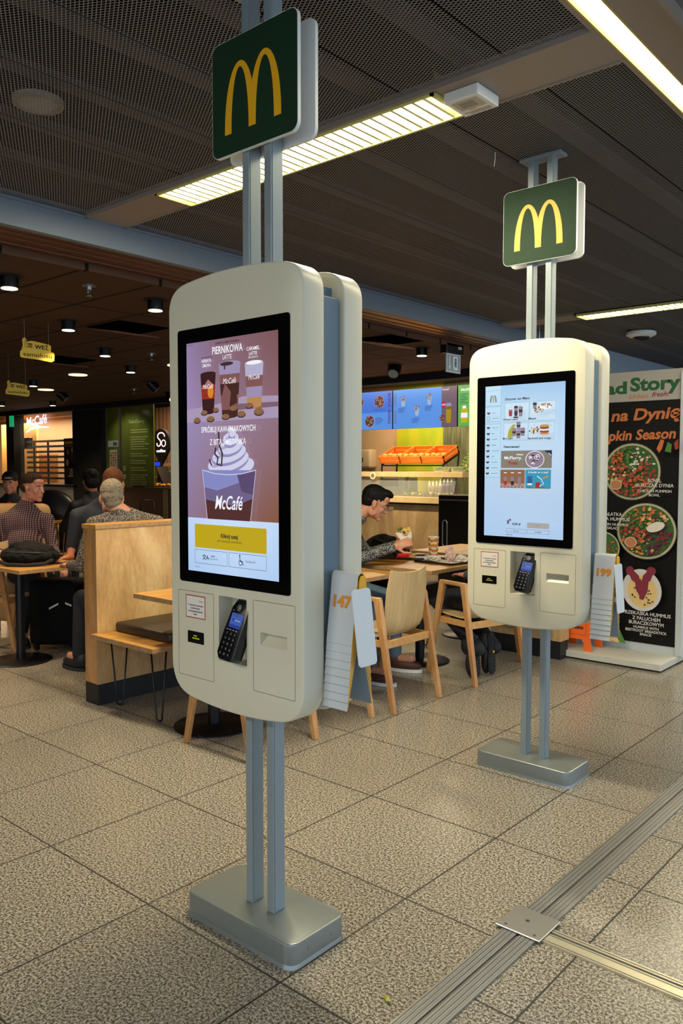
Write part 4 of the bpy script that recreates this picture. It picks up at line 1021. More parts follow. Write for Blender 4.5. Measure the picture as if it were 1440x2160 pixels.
bmesh.ops.rotate(bm, verts=bm.verts, cent=(-7.3, 3.35, 0), matrix=Matrix.Rotation(.62, 3, 'Z')); bmesh.ops.translate(bm, verts=bm.verts, vec=(.0, .32, .1)); obj('backrest', bm, TAN, r, smooth=50)
bm = bmesh.new(); box(bm, -8.1, -6.95, 2.75, 3.3, .12, .44, bev=.05, seg=4)
bmesh.ops.rotate(bm, verts=bm.verts, cent=(-7.3, 3.35, 0), matrix=Matrix.Rotation(.62, 3, 'Z')); bmesh.ops.translate(bm, verts=bm.verts, vec=(0, .32, 0)); obj('seat', bm, TAN, r, smooth=50)
bm = bmesh.new(); box(bm, -7.9, -7.0, 2.9, 3.4, 0, .12); obj('plinth', bm, BLK2, r)
r = thing('armchair', 'black leather tub armchair behind the checked shirt man', 'armchair', (-9.6, 5.4, 0))
LE = mat('black_leather', '15161b', .35, bump=.1)
bm = bmesh.new()
ell(bm, (-9.50, 5.30, .76), (.40, .14, .42), Matrix.Rotation(.7, 3, 'Z'), 24, 14); ell(bm, (-9.62, 5.48, .4), (.38, .38, .16), None, 24, 12); obj('shell', bm, LE, r, smooth=True)
bm = bmesh.new(); cyl(bm, (-9.62, 5.48, 0), .22, .03, 24); cyl(bm, (-9.62, 5.48, 0), .03, .35, 12); obj('foot', bm, BLACK, r)
bm = bmesh.new(); bmesh.ops.create_grid(bm, x_segments=1, y_segments=1, size=.01, matrix=Matrix.Translation((0, 0, -5))); bm.free()
table(-8.95, 5.45, .9, .55, 'wooden table between the spindle chair and the black jacket person', z=.73)

# ------------------------------------------------------------------ food on the table
def tray(cx, cy, a, label, z=.735):
    r = thing('food_tray', label, 'tray', (cx, cy, z), 0, 'serving trays')
    M = Matrix.Translation((cx, cy, z)) @ Matrix.Rotation(a, 4, 'Z')
    bm = bmesh.new(); A = rrect(-.20, .20, -.14, .14, .03, 4); B = rrect(-.185, .185, -.125, .125, .025, 4)
    lo = [bm.verts.new(M @ V((x, y, 0))) for x, y in B]; hi = [bm.verts.new(M @ V((x, y, .018))) for x, y in A]; hi2 = [bm.verts.new(M @ V((x*.985, y*.98, .018))) for x, y in A]; lo2 = [bm.verts.new(M @ V((x*.985, y*.98, .004))) for x, y in B]
    n = len(lo)
    for P_, Q in ((lo, hi), (hi, hi2), (hi2, lo2)):
        for i in range(n): bm.faces.new((P_[i], P_[(i+1) % n], Q[(i+1) % n], Q[i]))
    bm.faces.new(lo[::-1]); bm.faces.new(lo2); obj('tray_body', bm, mat('tray_black', '17171a', .5), r)
    bm = bmesh.new(); prism(bm, rrect(-.17, .17, -.115, .115, .004), lambda x, y: M @ V((x, y, .0045)), lambda x, y: M @ V((x, y, .0055))); obj('paper_liner', bm, PAPER, r)
    return r
tray(-3.86, 5.20, .6, 'black tray with fries box, nearer the eating man')
tray(-3.47, 5.16, -.1, 'black tray with crumpled wrappers, nearer the farther kiosk')
r = thing('paper_cup', 'tall orange and white patterned paper cup on the tray', 'cup', (-3.72, 5.40, .741))
bm = bmesh.new(); lathe(bm, [(.031, 0), (.033, .004), (.0445, .158), (.0455, .16), (.0455, .163), (.043, .163), (.043, .155), (.0, .155)][:7]+[(.04, .157)], (-3.72, 5.40, .741), 32)
s = NT('cup_waves'); vec, x_, y_, z_ = s.coord()
q = s.math('ADD', s.math('MULTIPLY', z_, 26), s.math('MULTIPLY', s.noise(s.mapping(vec, (1, 1, .3)), 26, 1), 1.5))
s.l(s.mix(s.math('LESS_THAN', s.math('FRACT', q), .55), 'e9e2d4', 'd98a28'), s.b.inputs['Base Color'])
obj('cup_body', bm, s.m, r, smooth=40)
bm = bmesh.new(); cyl(bm, (-3.72, 5.40, .899), .0425, .003, 24); obj('lid', bm, WHITE, r)
r = thing('fries_box', 'red fries carton lying on the tray in front of the eating man', 'food box', (-3.84, 5.13, .743))
bm = bmesh.new(); box(bm, -.055, .055, -.045, .045, 0, .045, bev=.012, seg=3); ell(bm, (.02, .01, .045), (.04, .035, .02))
for v in bm.verts: v.co = Matrix.Rotation(.9, 3, 'Z') @ v.co + V((-3.84, 5.13, .741))
obj('carton', bm, mat('carton_red', 'd01018', .4), r, smooth=40)
random.seed(5)
for i in range(9):
    bm = bmesh.new(); a = random.uniform(.3, 1.5); c = V((-3.79+random.uniform(-.02, .03), 5.17+random.uniform(-.02, .03), .748+random.uniform(0, .02))); d = V((math.cos(a), math.sin(a), random.uniform(-.1, .25)))
    cyl(bm, c, .0038, .05, 4, d); obj('french_fry', bm, mat('fry', 'd9b060', .6), r)
random.seed(11)
def crumple(bm, c, s_, n=2, f=.35):
    g = bmesh.ops.create_icosphere(bm, subdivisions=n+1, radius=1)
    for v in g['verts']: v.co = V(c)+V((v.co.x*s_[0], v.co.y*s_[1], v.co.z*s_[2]))*random.uniform(1-f, 1+f)
bm = bmesh.new(); crumple(bm, (-3.55, 5.13, .765), (.07, .05, .018)); tag(obj('wrapper', bm, PAPER), 'flat crumpled white wrapper at the left of the right tray', 'wrapper', 'crumpled wrappers')
bm = bmesh.new(); crumple(bm, (-3.42, 5.19, .795), (.035, .03, .055), 2, .4); tag(obj('wrapper', bm, mat('wrap_pink', 'd8b8b0', .8)), 'upright pinkish crumpled wrapper peaking on the right tray', 'wrapper', 'crumpled wrappers')
bm = bmesh.new(); crumple(bm, (-3.36, 5.24, .765), (.05, .045, .025)); tag(obj('wrapper', bm, PAPER), 'white crumpled wrapper at the right end of the right tray', 'wrapper', 'crumpled wrappers')
r = thing('backpack', 'dark patterned bag on the bench behind the eating hands', 'bag', (-3.95, 5.1, .5))
bm = bmesh.new(); ell(bm, (-4.02, 5.12, .76), (.2, .13, .16), None, 20, 12)
for v in bm.verts: v.co += V((random.uniform(-.01, .01),)*3)
ell(bm, (-3.86, 5.16, .74), (.06, .1, .12)); ell(bm, (-4.02, 5.12, .60), (.17, .12, .10)); obj('bag_body', bm, m_dots('bag_pattern', '1a1614', '4a3a30', 45, .25), r, smooth=True)
bm = bmesh.new(); tube(bm, [(-4.1, 5.05, .85), (-4.0, 4.99, .90), (-3.9, 5.02, .86), (-3.82, 5.05, .78)], .012, 8); obj('strap', bm, BLK2, r, smooth=True)

# black backpack, phone and cup on the left table
r = thing('backpack', 'black backpack lying on the left table', 'bag', (-5.95, 3.05, .722))
zt = .722; BKM = mat('bag_black', '08080a', .8, bump=.3, scale=40, spec=.25)
f_ = V((.754, .657, 0))
def bp_(a, b, z): return V((-5.83, 3.07, zt))+f_*a+V((-.657, .754, 0))*b+V((0, 0, z))
Rb = Matrix.Rotation(.717, 3, 'Z')
bm = bmesh.new()
for a, b, z, rx, ry, rz in ((0, 0, .07, .20, .13, .075), (.02, 0, .10, .17, .11, .06), (-.12, 0, .065, .09, .12, .065), (.13, .01, .06, .09, .11, .055), (-.02, -.07, .06, .16, .08, .055), (-.05, .02, .135, .12, .08, .04)):
    ell(bm, bp_(a, b, z), (rx, ry, rz), Rb, 20, 12)
me = remesh(bm, .008, 3)
from mathutils import noise as _ns
for v in me.vertices:
    q = v.co*14; v.co += V((0, 0, 1))*.016*_ns.noise(q)+v.normal*(.010*_ns.noise(q*2.2)+.006*abs(_ns.noise(q*4)))
link('bag_body', me, BKM, r, smooth=True)
bm = bmesh.new(); tube(bm, [bp_(-.19, -.10, .03), bp_(-.1, -.17, .015), bp_(.05, -.19, .012), bp_(.17, -.15, .02), bp_(.2, -.08, .04)], .014, 8); obj('strap', bm, BLK2, r, smooth=True)
bm = bmesh.new(); tube(bm, [bp_(-.17, -.09, .1), bp_(-.05, -.135, .105), bp_(.1, -.12, .10), bp_(.17, -.06, .09)], .004, 6); obj('zip', bm, mat('zip_grey', '3a3a3e', .4), r, smooth=True)
bm = bmesh.new(); tube(bm, [bp_(.14, -.02, .10), bp_(.22, -.05, .075), bp_(.27, -.06, .07)], [.02, .016, .008], 8); obj('flap', bm, BKM, r, smooth=True)
bm = bmesh.new(); box(bm, -.035, .035, -.07, .07, 0, .008, bev=.003)
for v in bm.verts: v.co = Matrix.Rotation(-.9, 3, 'Z') @ v.co + V((-5.72, 3.22, .722))
tag(obj('phone', bm, BLACK), 'dark phone lying on the left table beside the backpack', 'phone')
r = thing('coffee_cup', 'yellow takeaway coffee cup with white lid against the booth wall edge', 'cup', (-5.56, 3.38, .722))
bm = bmesh.new(); lathe(bm, [(.028, 0), (.038, .085), (.037, .088)], (-5.56, 3.38, .722), 24); obj('cup_body', bm, mat('cup_yellow', 'd8a440', .5), r, smooth=40)
bm = bmesh.new(); lathe(bm, [(.040, 0), (.040, .006), (.034, .014), (.0335, .016)], (-5.56, 3.38, .808), 24); obj('lid', bm, WHITE, r, smooth=40)
p = Paint((-5.545, 3.341, .75), (.754, .657, 0), (0, 0, 1)); p.oval(-.006, .015, .009, .012, RED); p.done('print', r)

# luggage under the left table
r = thing('suitcase', 'black suitcase with white reflective strips under the left table', 'suitcase', (-6.0, 3.40, 0))
bm = bmesh.new(); box(bm, -.20, .20, -.13, .13, .04, .56, bev=.04, seg=4)
Ms = Matrix.Translation((-6.0, 3.40, 0)) @ Matrix.Rotation(.7, 4, 'Z')
bm.transform(Ms); obj('shell', bm, mat('case_black', '08080a', .85, spec=.2), r, smooth=50)
for a in (-.15, .15):
    bm = bmesh.new(); cyl(bm, Ms @ V((a, -.12, .03)), .03, .025, 14, 'Y'); obj('wheel', bm, BLACK, r)
p = Paint(Ms @ V((0, -.131, 0)), Ms.to_3x3() @ V((1, 0, 0)), (0, 0, 1), base=.001); p.poly([(-.03, .33), (.045, .37), (.045, .385), (-.03, .345)], PAPER); p.poly([(.10, .375), (.15, .355), (.15, .37), (.10, .39)], PAPER); p.done('strips', r)
r = thing('trolley_case', 'red trolley bag with raised handle beyond the booth wall', 'suitcase', (-8.1, 6.3, 0))
c = V((-8.41, 5.98, 0))
bm = bmesh.new(); box(bm, -.17, .17, -.12, .12, .04, .62, bev=.04, seg=3); bm.transform(Matrix.Translation(c) @ Matrix.Rotation(.7, 4, 'Z')); obj('shell', bm, mat('case_dark', '1a1518', .6), r, smooth=50)
bm = bmesh.new(); tube(bm, [c+f_*-.08+V((0, 0, .6)), c+f_*-.08+V((0, 0, 1.02)), c+f_*-.06+V((0, 0, 1.05)), c+f_*.06+V((0, 0, 1.05)), c+f_*.08+V((0, 0, 1.02)), c+f_*.08+V((0, 0, .6))], .011, 8); obj('handle', bm, BLACK, r, smooth=True)
bm = bmesh.new(); ell(bm, c+f_*.05+V((0, 0, .72)), (.13, .11, .15)); obj('red_bag', bm, RED, r, smooth=True)

# ------------------------------------------------------------------ poster stand with caution sign
r = thing('poster_stand', 'tall black poster stand with salad bowls on a white platform', 'advertising stand', (-2.45, 6.0, 0))
bm = bmesh.new(); box(bm, -3.5, -2.02, 5.775, 6.6, .012, .06, bev=.003); obj('platform', bm, mat('platform_white', 'c4c2b6', .45), r)
bm = bmesh.new(); box(bm, -3.45, -2.06, 5.80, 6.5, 0, .012); obj('feet', bm, BLACK, r)
bm = bmesh.new(); box(bm, -2.045, -1.995, 6.12, 6.22, .06, 2.17, bev=.004); box(bm, -3.52, -3.47, 6.12, 6.22, .06, 2.17, bev=.004); box(bm, -3.5, -2.0, 6.14, 6.20, .06, .12); obj('frame', bm, mat('stand_frame', 'c2c8ca', .35, .2), r)
bm = bmesh.new(); box(bm, -3.48, -2.04, 6.138, 6.2, .12, 2.19); pn = obj('panel', bm, mat('poster_back', '23211f', .5), r)
X0, W_ = -3.48, 1.46
p = Paint((X0, 6.136, .12), (1, 0, 0), (0, 0, 1), base=.0006)
pb = m_dots('poster_black', '141211', '2a2622', 14, .12, .45); pw = mat('poster_white', 'aca89f', .5, var=.0); pg = mat('poster_green', '0c5a2c', .5); po = mat('poster_orange', 'c8703a', .6); pwt = mat('poster_text', 'c9c6c2', .6); cr = mat('poster_crimson', '8e1438', .6)
H_ = 2.07
p.rect(0, 0, W_, H_, pb); p.rect(0, 1.845, W_, H_, pw)
p.text('Salad', 1.03, 1.91, .092, pg, w=.38, al='r', bold=.04); p.text('Story', 1.43, 1.925, .10, pg, w=.375, al='r', bold=.04)
p.text('Urban', 1.195, 1.866, .034, po, w=.145, shear=.35, al='r', bold=.015); p.text('fresh!', 1.355, 1.872, .038, cr, w=.135, shear=.35, al='r', bold=.015)
p.text('Sezon na Dynię', 1.445, 1.71, .088, po, w=.92, al='r', bold=.03, shear=.2, rot=.02); p.text('Pumpkin Season', 1.405, 1.56, .078, po, w=.70, al='r', bold=.03, shear=.2, rot=.02)
fc = [mat('f%d' % i, c, .6, var=.0) for i, c in enumerate(('9e3428', 'c96a34', '2f5a24', 'd8d2c2', '7a2034', 'c79a4e', '4a7a30', 'b8543a', '5a1c3c', 'd8b878'))]
plate = mat('plate_cream', 'b8b090', .5); dip = mat('dip', 'b87448', .6); dark = mat('plate_shadow', '3a352a', .6)
def bowl(u, v, ra, rb, cols, seed, n=150, sauce=None):
    random.seed(seed)
    p.oval(u, v, ra*1.03, rb*1.03, dark, 36); p.oval(u, v, ra, rb, plate, 36); p.oval(u, v, ra*.93, rb*.93, fc[2], 36)
    for i in range(n):
        q = random.random()*6.28; rr = random.random()**.5*.86; k = cols[int((q/6.28*len(cols)*1.0+random.random()*1.8)) % len(cols)]
        x, y = u+ra*rr*math.cos(q), v+rb*rr*math.sin(q); s_ = random.uniform(.03, .085)*ra; a = random.random()*3
        p.poly([(x+s_*math.cos(a+t)*random.uniform(.6, 1.1), y+s_*.8*math.sin(a+t)*random.uniform(.6, 1.1)) for t in (0, 1.1, 2.2, 3.2, 4.2, 5.2)], fc[k])
    if sauce: p.oval(u+sauce[0], v+sauce[1], ra*.215, rb*.19, plate, 20); p.oval(u+sauce[0], v+sauce[1], ra*.18, rb*.155, dip, 20)
bowl(1.08, 1.31, .218, .215, (0, 7, 3, 6, 1, 0, 9, 7, 0, 1), 4, 330, (-.105, -.10))
bowl(1.215, .862, .222, .21, (4, 8, 9, 1, 6, 0, 7, 1, 5, 8), 8, 330, (-.10, -.085))
p.oval(1.30, .90, .07, .035, fc[3], 16, .35)
bowl(.90, .72, .13, .125, (0, 1, 6), 9, 80)
p.oval(1.21, .42, .148, .16, pwt, 30, .25); p.oval(1.215, .41, .112, .125, fc[9], 26, .25)
for i in range(22): p.oval(1.215+random.uniform(-.08, .08), .37+random.uniform(-.06, .07), .008, .007, dark, 6)
for a, b in (((1.13, .55), (1.19, .47)), ((1.275, .56), (1.22, .47)), ((1.18, .50), (1.22, .36)), ((1.24, .50), (1.21, .35))): p.line([a, ((a[0]+b[0])/2, (a[1]+b[1])/2), b], [.045, .065, .03], fc[4])
p.oval(1.12, .56, .032, .036, fc[4], 12); p.oval(1.28, .57, .036, .032, fc[4], 12)
for t, hh, w_, v in (('BOWL', .026, .10, 1.233), ('KURCZAK DYNIA', .026, .28, 1.197), ('CHICKEN PUMPKIN', .020, .25, 1.158), ('BOWL', .020, .08, 1.128)): p.text(t, 1.29, v, hh, pwt, w=w_, bold=.02)
for t, hh, w_, v, u in (('SAŁATKA', .026, .148, .972, 1.05), ('DYNIA HUMMUS', .026, .27, .935, 1.108), ('PUMPKIN HUMMUS', .020, .26, .897, 1.10), ('SALAD', .020, .085, .868, 1.02)): p.text(t, u, v, hh, pwt, w=w_, bold=.02, al='r')
for t, hh, w_, v in (('PRZEKĄSKA HUMMUS', .027, .36, .232), ('Z PALUCHEM', .027, .21, .195), ('BURACZKOWYM', .027, .26, .160), ('HUMMUS WITH', .020, .19, .130), ('BEETROOT BREADSTICK', .020, .31, .104), ('SNACK', .020, .09, .078)): p.text(t, 1.25, v, hh, pwt, w=w_, bold=.02)
p.poly([(.72, 0), (1.05, 0), (.92, .30), (.82, .32)], fc[9]); p.poly([(1.05, 0), (1.10, 0), (.93, .34), (.90, .32)], fc[6])
for i in range(14): p.line([(.80+.012*(i % 3), .01+.017*i), (.88, .015+.017*i), (1.01-.009*i, .008+.017*i)], .004, dip)
p.poly([(1.30, 1.48), (1.33, 1.55), (1.355, 1.54), (1.34, 1.48), (1.32, 1.45)], fc[1]); p.poly([(1.36, 1.46), (1.38, 1.53), (1.41, 1.51), (1.405, 1.45)], fc[6]); p.poly([(1.425, 1.52), (1.455, 1.55), (1.457, 1.48), (1.435, 1.47)], fc[0])
p.done('poster', pn)
def half(bm, s):   # one half of the caution board
    f0 = lambda a, b: V((0, s*(.01+(.58-b)*.30), b)) + V((a, 0, 0)); f1 = lambda a, b: f0(a, b)+V((0, s*.010, 0))
    prism(bm, [(-.135, 0), (-.075, 0), (-.072, .055), (-.05, .09), (.05, .09), (.072, .055), (.075, 0), (.135, 0), (.13, .05), (.112, .12), (.09, .52), (.07, .58), (-.07, .58), (-.09, .52), (-.112, .12), (-.13, .05)], f0, f1)
r = thing('caution_sign', 'orange folding caution board standing on the white platform behind the farther kiosk', 'caution sign', (-2.72, 5.94, .06))
MO = mat('caution_orange', 'e8641a', .45)
Mc = Matrix.Translation((-2.70, 5.93, .06)) @ Matrix.Rotation(.0, 4, 'Z') @ Matrix.Diagonal((1.05, .55, .95, 1))
for s_ in (-1, 1):
    bm = bmesh.new(); half(bm, s_); bm.transform(Mc); pn = obj('board', bm, MO, r)
    if s_ < 0:
        p = Paint(Mc @ V((0, -.01-.58*.30-.012, 0)), (1, 0, 0), V((0, .30*.55, .95)).normalized(), base=.002); p.frame(-.085, .12, .085, .50, .003, mat('caution_dark', 'b04810', .6)); p.text('Uwaga !', .01, .22, .03, INK, w=.13, bold=.03); p.text('Ślisko', .01, .165, .03, INK, w=.105, bold=.03); p.done('lettering', pn)
        
# ------------------------------------------------------------------ salad shop
LW = m_wood('pale_lip', 'c7a873', 'd8bd8c', 'e4cda0', (2, 2, 2), 6, .5)
r = thing('salad_counter', 'long wooden salad bar counter with pale lip behind the eating man', 'counter', (-6.6, 9.3, 0))
bm = bmesh.new(); box(bm, -8.6, -5.86, 9.02, 9.9, 0, .955); obj('front_panel', bm, BIRCHD, r)
bm = bmesh.new(); box(bm, -8.62, -5.83, 8.96, 9.93, .975, 1.06, bev=.006); box(bm, -8.6, -5.85, 8.99, 9.9, .955, .975, 1); obj('worktop', bm, [LW, BLK2], r)
bm = bmesh.new(); box(bm, -8.6, -5.86, 9.05, 9.9, 0, .1); obj('skirting', bm, SKIRT, r)
bm = bmesh.new()
for x in (-8.3, -7.9, -7.5, -7.1, -6.7, -6.3, -5.95+.0): box(bm, x-.16, x+.16, 9.1, 9.4, 1.06, 1.075)
obj('food_pan', bm, STEEL, r)
r = thing('glass_guard', 'glass sneeze guard with a long pale wooden shelf above the salad bar', 'counter guard', (-6.6, 9.1, 1.06))
bm = bmesh.new(); box(bm, -8.6, -5.78, 9.05, 9.3, 1.33, 1.40, bev=.003); obj('shelf', bm, LW, r)
bm = bmesh.new()
for x in (-8.0, -6.75, -5.95): box(bm, x-.02, x+.02, 9.14, 9.17, 1.06, 1.33)
obj('post', bm, STEEL, r)
GL = m_glass('clear_glass', 'e8f2ee', .10)
bm = bmesh.new(); prism(bm, [(9.0, 1.07), (9.006, 1.07), (9.11, 1.33), (9.104, 1.33)], lambda a, b: (-8.6, a, b), lambda a, b: (-5.9, a, b)); obj('glass_pane', bm, GL, r)
# bottles and dishes behind
for i in range(8):
    x = -6.62+i*.062; t = ('E5DCC0', 'e5dcc0', 'd8c8b0', 'e5dcc0', '8a7890', '9a88a0', '8a7890', 'd8d0b8')[i].lower()
    r = thing('bottle', ('white squeeze bottle', 'purple labelled bottle')[i in (4, 5, 6)]+', %s from the left behind the sneeze guard' % ('first', 'second', 'third', 'fourth', 'fifth', 'sixth', 'seventh', 'last')[i], 'bottle', (x, 9.5, 1.06), 0, 'bottles behind the sneeze guard')
    bm = bmesh.new(); hh = .17+.03*(i > 2)*(i < 7); lathe(bm, [(.026, 0), (.028, .005), (.028, hh*.75), (.012, hh*.9), (.012, hh)], (x, 9.5, 1.06), 16); obj('bottle_body', bm, mat('b'+t, t, .4), r, smooth=40)
    bm = bmesh.new(); lathe(bm, [(.014, 0), (.006, .03), (.003, .045)], (x, 9.5, 1.06+hh), 12); obj('nozzle', bm, WHITE, r, smooth=40)
random.seed(2)
gr = [mat('g%d' % i, c, .6) for i, c in enumerate(('6f8a2a', 'b0a83c', '8a3a2a', 'd8c890'))]
for i, x in enumerate((-6.7, -6.4, -6.1)):
    bm = bmesh.new()
    for k in range(26): ell(bm, (x+random.uniform(-.12, .12), 9.2+random.uniform(-.07, .07), 1.085+random.uniform(0, .02)), random.uniform(.012, .025), None, 6, 4, random.randrange(4))
    tag(obj('salad_filling', bm, gr), 'heap of salad filling in the %s visible counter pan' % ('left', 'middle', 'right')[i], 'food', kind='stuff')
for i, x in enumerate((-6.2, -5.92)):
    r = thing('glass_dish', 'glass dish of greens on the wooden shelf, %s' % ('under the bread crates', 'beside the green sprig')[i], 'dish', (x, 9.18, 1.40), 0, 'dishes on the shelf')
    bm = bmesh.new(); lathe(bm, [(.10, 0), (.115, .06), (.12, .065), (.12, .07), (.1, .07)], (x, 9.18, 1.40), 24); obj('dish', bm, m_glass('dish_glass', 'dfe8c8', .5), r, smooth=40)
    bm = bmesh.new()
    for k in range(20): ell(bm, (x+random.uniform(-.07, .07), 9.18+random.uniform(-.06, .06), 1.43+random.uniform(0, .03)), random.uniform(.012, .022), None, 6, 4)
    obj('greens', bm, gr[0], r)
# bread crates
CO = mat('crate_orange', 'd9701c', .5); BR = mat('bun', 'c98234', .7, bump=.2)
r = thing('crate_rack', 'black metal rack carrying the tilted orange bread crates', 'rack', (-6.9, 9.7, 1.06))
bm = bmesh.new()
for x in (-7.52, -6.42): 
    for a, b in (((x, 9.55, 1.065), (x, 9.55, 1.50)), ((x, 9.87, 1.065), (x, 9.95, 1.69)), ((x, 9.55, 1.50), (x, 9.95, 1.66))): tube(bm, [a, b], .013, 6)
tube(bm, [(-7.52, 9.55, 1.49), (-6.42, 9.55, 1.49)], .012, 6); tube(bm, [(-7.52, 9.95, 1.65), (-6.42, 9.95, 1.65)], .012, 6); obj('rack_frame', bm, BLACK, r)
for i in range(3):
    x0 = -7.53+i*.385; r = thing('bread_crate', 'tilted orange wooden bread crate, %s of the three' % ('left', 'middle', 'right')[i], 'crate', (x0+.19, 9.7, 1.5), 0, 'orange bread crates')
    M = Matrix.Translation((x0, 9.52, 1.515)) @ Matrix.Rotation(.40, 4, 'X')
    bm = bmesh.new(); box(bm, 0, .375, 0, .42, 0, .01); bm.transform(M); obj('floor_board', bm, CO, r)
    bm = bmesh.new()
    for z in (.0, .062):
        box(bm, 0, .375, 0, .012, z, z+.05); box(bm, 0, .375, .408, .42, z, z+.05); box(bm, 0, .012, 0, .42, z, z+.05); box(bm, .363, .375, 0, .42, z, z+.05)
    for a in (.0, .357):
        for b in (.012, .39): box(bm, a, a+.018, b, b+.018, 0, .112)
    bm.transform(M); obj('slatted_side', bm, CO, r)
    for k in range(4):
        c = M @ V((.055+.088*k, .10+.02*(k % 2), .085)); bm = bmesh.new(); ell(bm, c, (.042, .05, .034), None, 16, 10); tag(obj('bread_roll', bm, BR, None, smooth=True), 'round bread roll, %s from the left in the %s crate' % (('first', 'second', 'third', 'fourth')[k], ('left', 'middle', 'right')[i]), 'bread roll', 'rolls in the orange crates')
# towel dispenser, toaster box, sprig, sticker
r = thing('towel_dispenser', 'pale wall mounted towel dispenser left of the bread crates', 'dispenser', (-9.1, 10.7, 1.5))
bm = bmesh.new(); box(bm, -8.9, -8.6, 10.60, 10.8, 1.45, 1.77, bev=.04, seg=4); obj('cover', bm, mat('disp', 'b5a184', .4), r, smooth=50)
bm = bmesh.new(); box(bm, -8.77, -8.755, 10.595, 10.60, 1.55, 1.63); obj('keyhole', bm, BLACK, r)
r = thing('toaster_box', 'stainless box with dark window behind the eating man', 'appliance', (-8.0, 9.75, 1.06))
bm = bmesh.new(); box(bm, -7.62, -7.15, 9.6, 9.95, 1.06, 1.31, bev=.004); obj('case', bm, STEEL, r)
bm = bmesh.new(); box(bm, -7.58, -7.25, 9.595, 9.6, 1.18, 1.29); obj('window', bm, BLK2, r)
bm = bmesh.new(); cyl(bm, (-7.29, 9.045, 1.345), .055, .004, 24, 'Y'); cyl(bm, (-7.29, 9.042, 1.345), .028, .004, 20, 'Y', mi=1); tag(obj('round_sticker', bm, [PAPER, gr[0]]), 'round white sticker on the wooden shelf above the eating man', 'sticker')
r = thing('menu_holder', 'pale sloping card holder with a green sprig at the right end of the shelf', 'card holder', (-5.7, 9.2, 1.4))
bm = bmesh.new(); prism(bm, [(0, 0), (.34, 0), (.34, .25), (.14, .25)], lambda a, b: (-5.84+a, 9.15, 1.43+b), lambda a, b: (-5.84+a, 9.25, 1.43+b)); obj('board', bm, LW, r)
bm = bmesh.new()
for k in range(40): ell(bm, (-5.86+random.uniform(-.02, .1)+.10*k/40, 9.14, 1.42+.25*k/40+random.uniform(-.02, .02)), (.018, .008, .012), None, 6, 4)
obj('leaves', bm, gr[0], r)
bm = bmesh.new(); box(bm, -5.55, -4.4, 9.15, 9.9, 0, 1.08, bev=.004); box(bm, -5.57, -4.38, 9.12, 9.92, 1.08, 1.11, 1)
tag(obj('back_counter', bm, [mat('counter_brown', '4a3a2e', .6), LW]), 'dark brown counter at the right of the salad bar', 'counter')
r = thing('waste_bin', 'tall black waste bin unit with a long pale handle left of the farther kiosk', 'waste bin', (-5.3, 8.0, 0))
bm = bmesh.new(); box(bm, -5.62, -5.02, 8.25, 8.75, 0, 1.13, bev=.02, seg=3); obj('cabinet', bm, BLACK, r, smooth=40)
bm = bmesh.new(); box(bm, -5.60, -5.04, 8.243, 8.25, 1.06, 1.075); obj('flap_trim', bm, STEEL, r)
bm = bmesh.new(); pts = rrect(-.032, .032, .50, .82, .032, 6); tube(bm, [(-5.51+a, 8.24, b) for a, b in pts], .008, 6, closed=True); obj('handle', bm, STEEL, r)
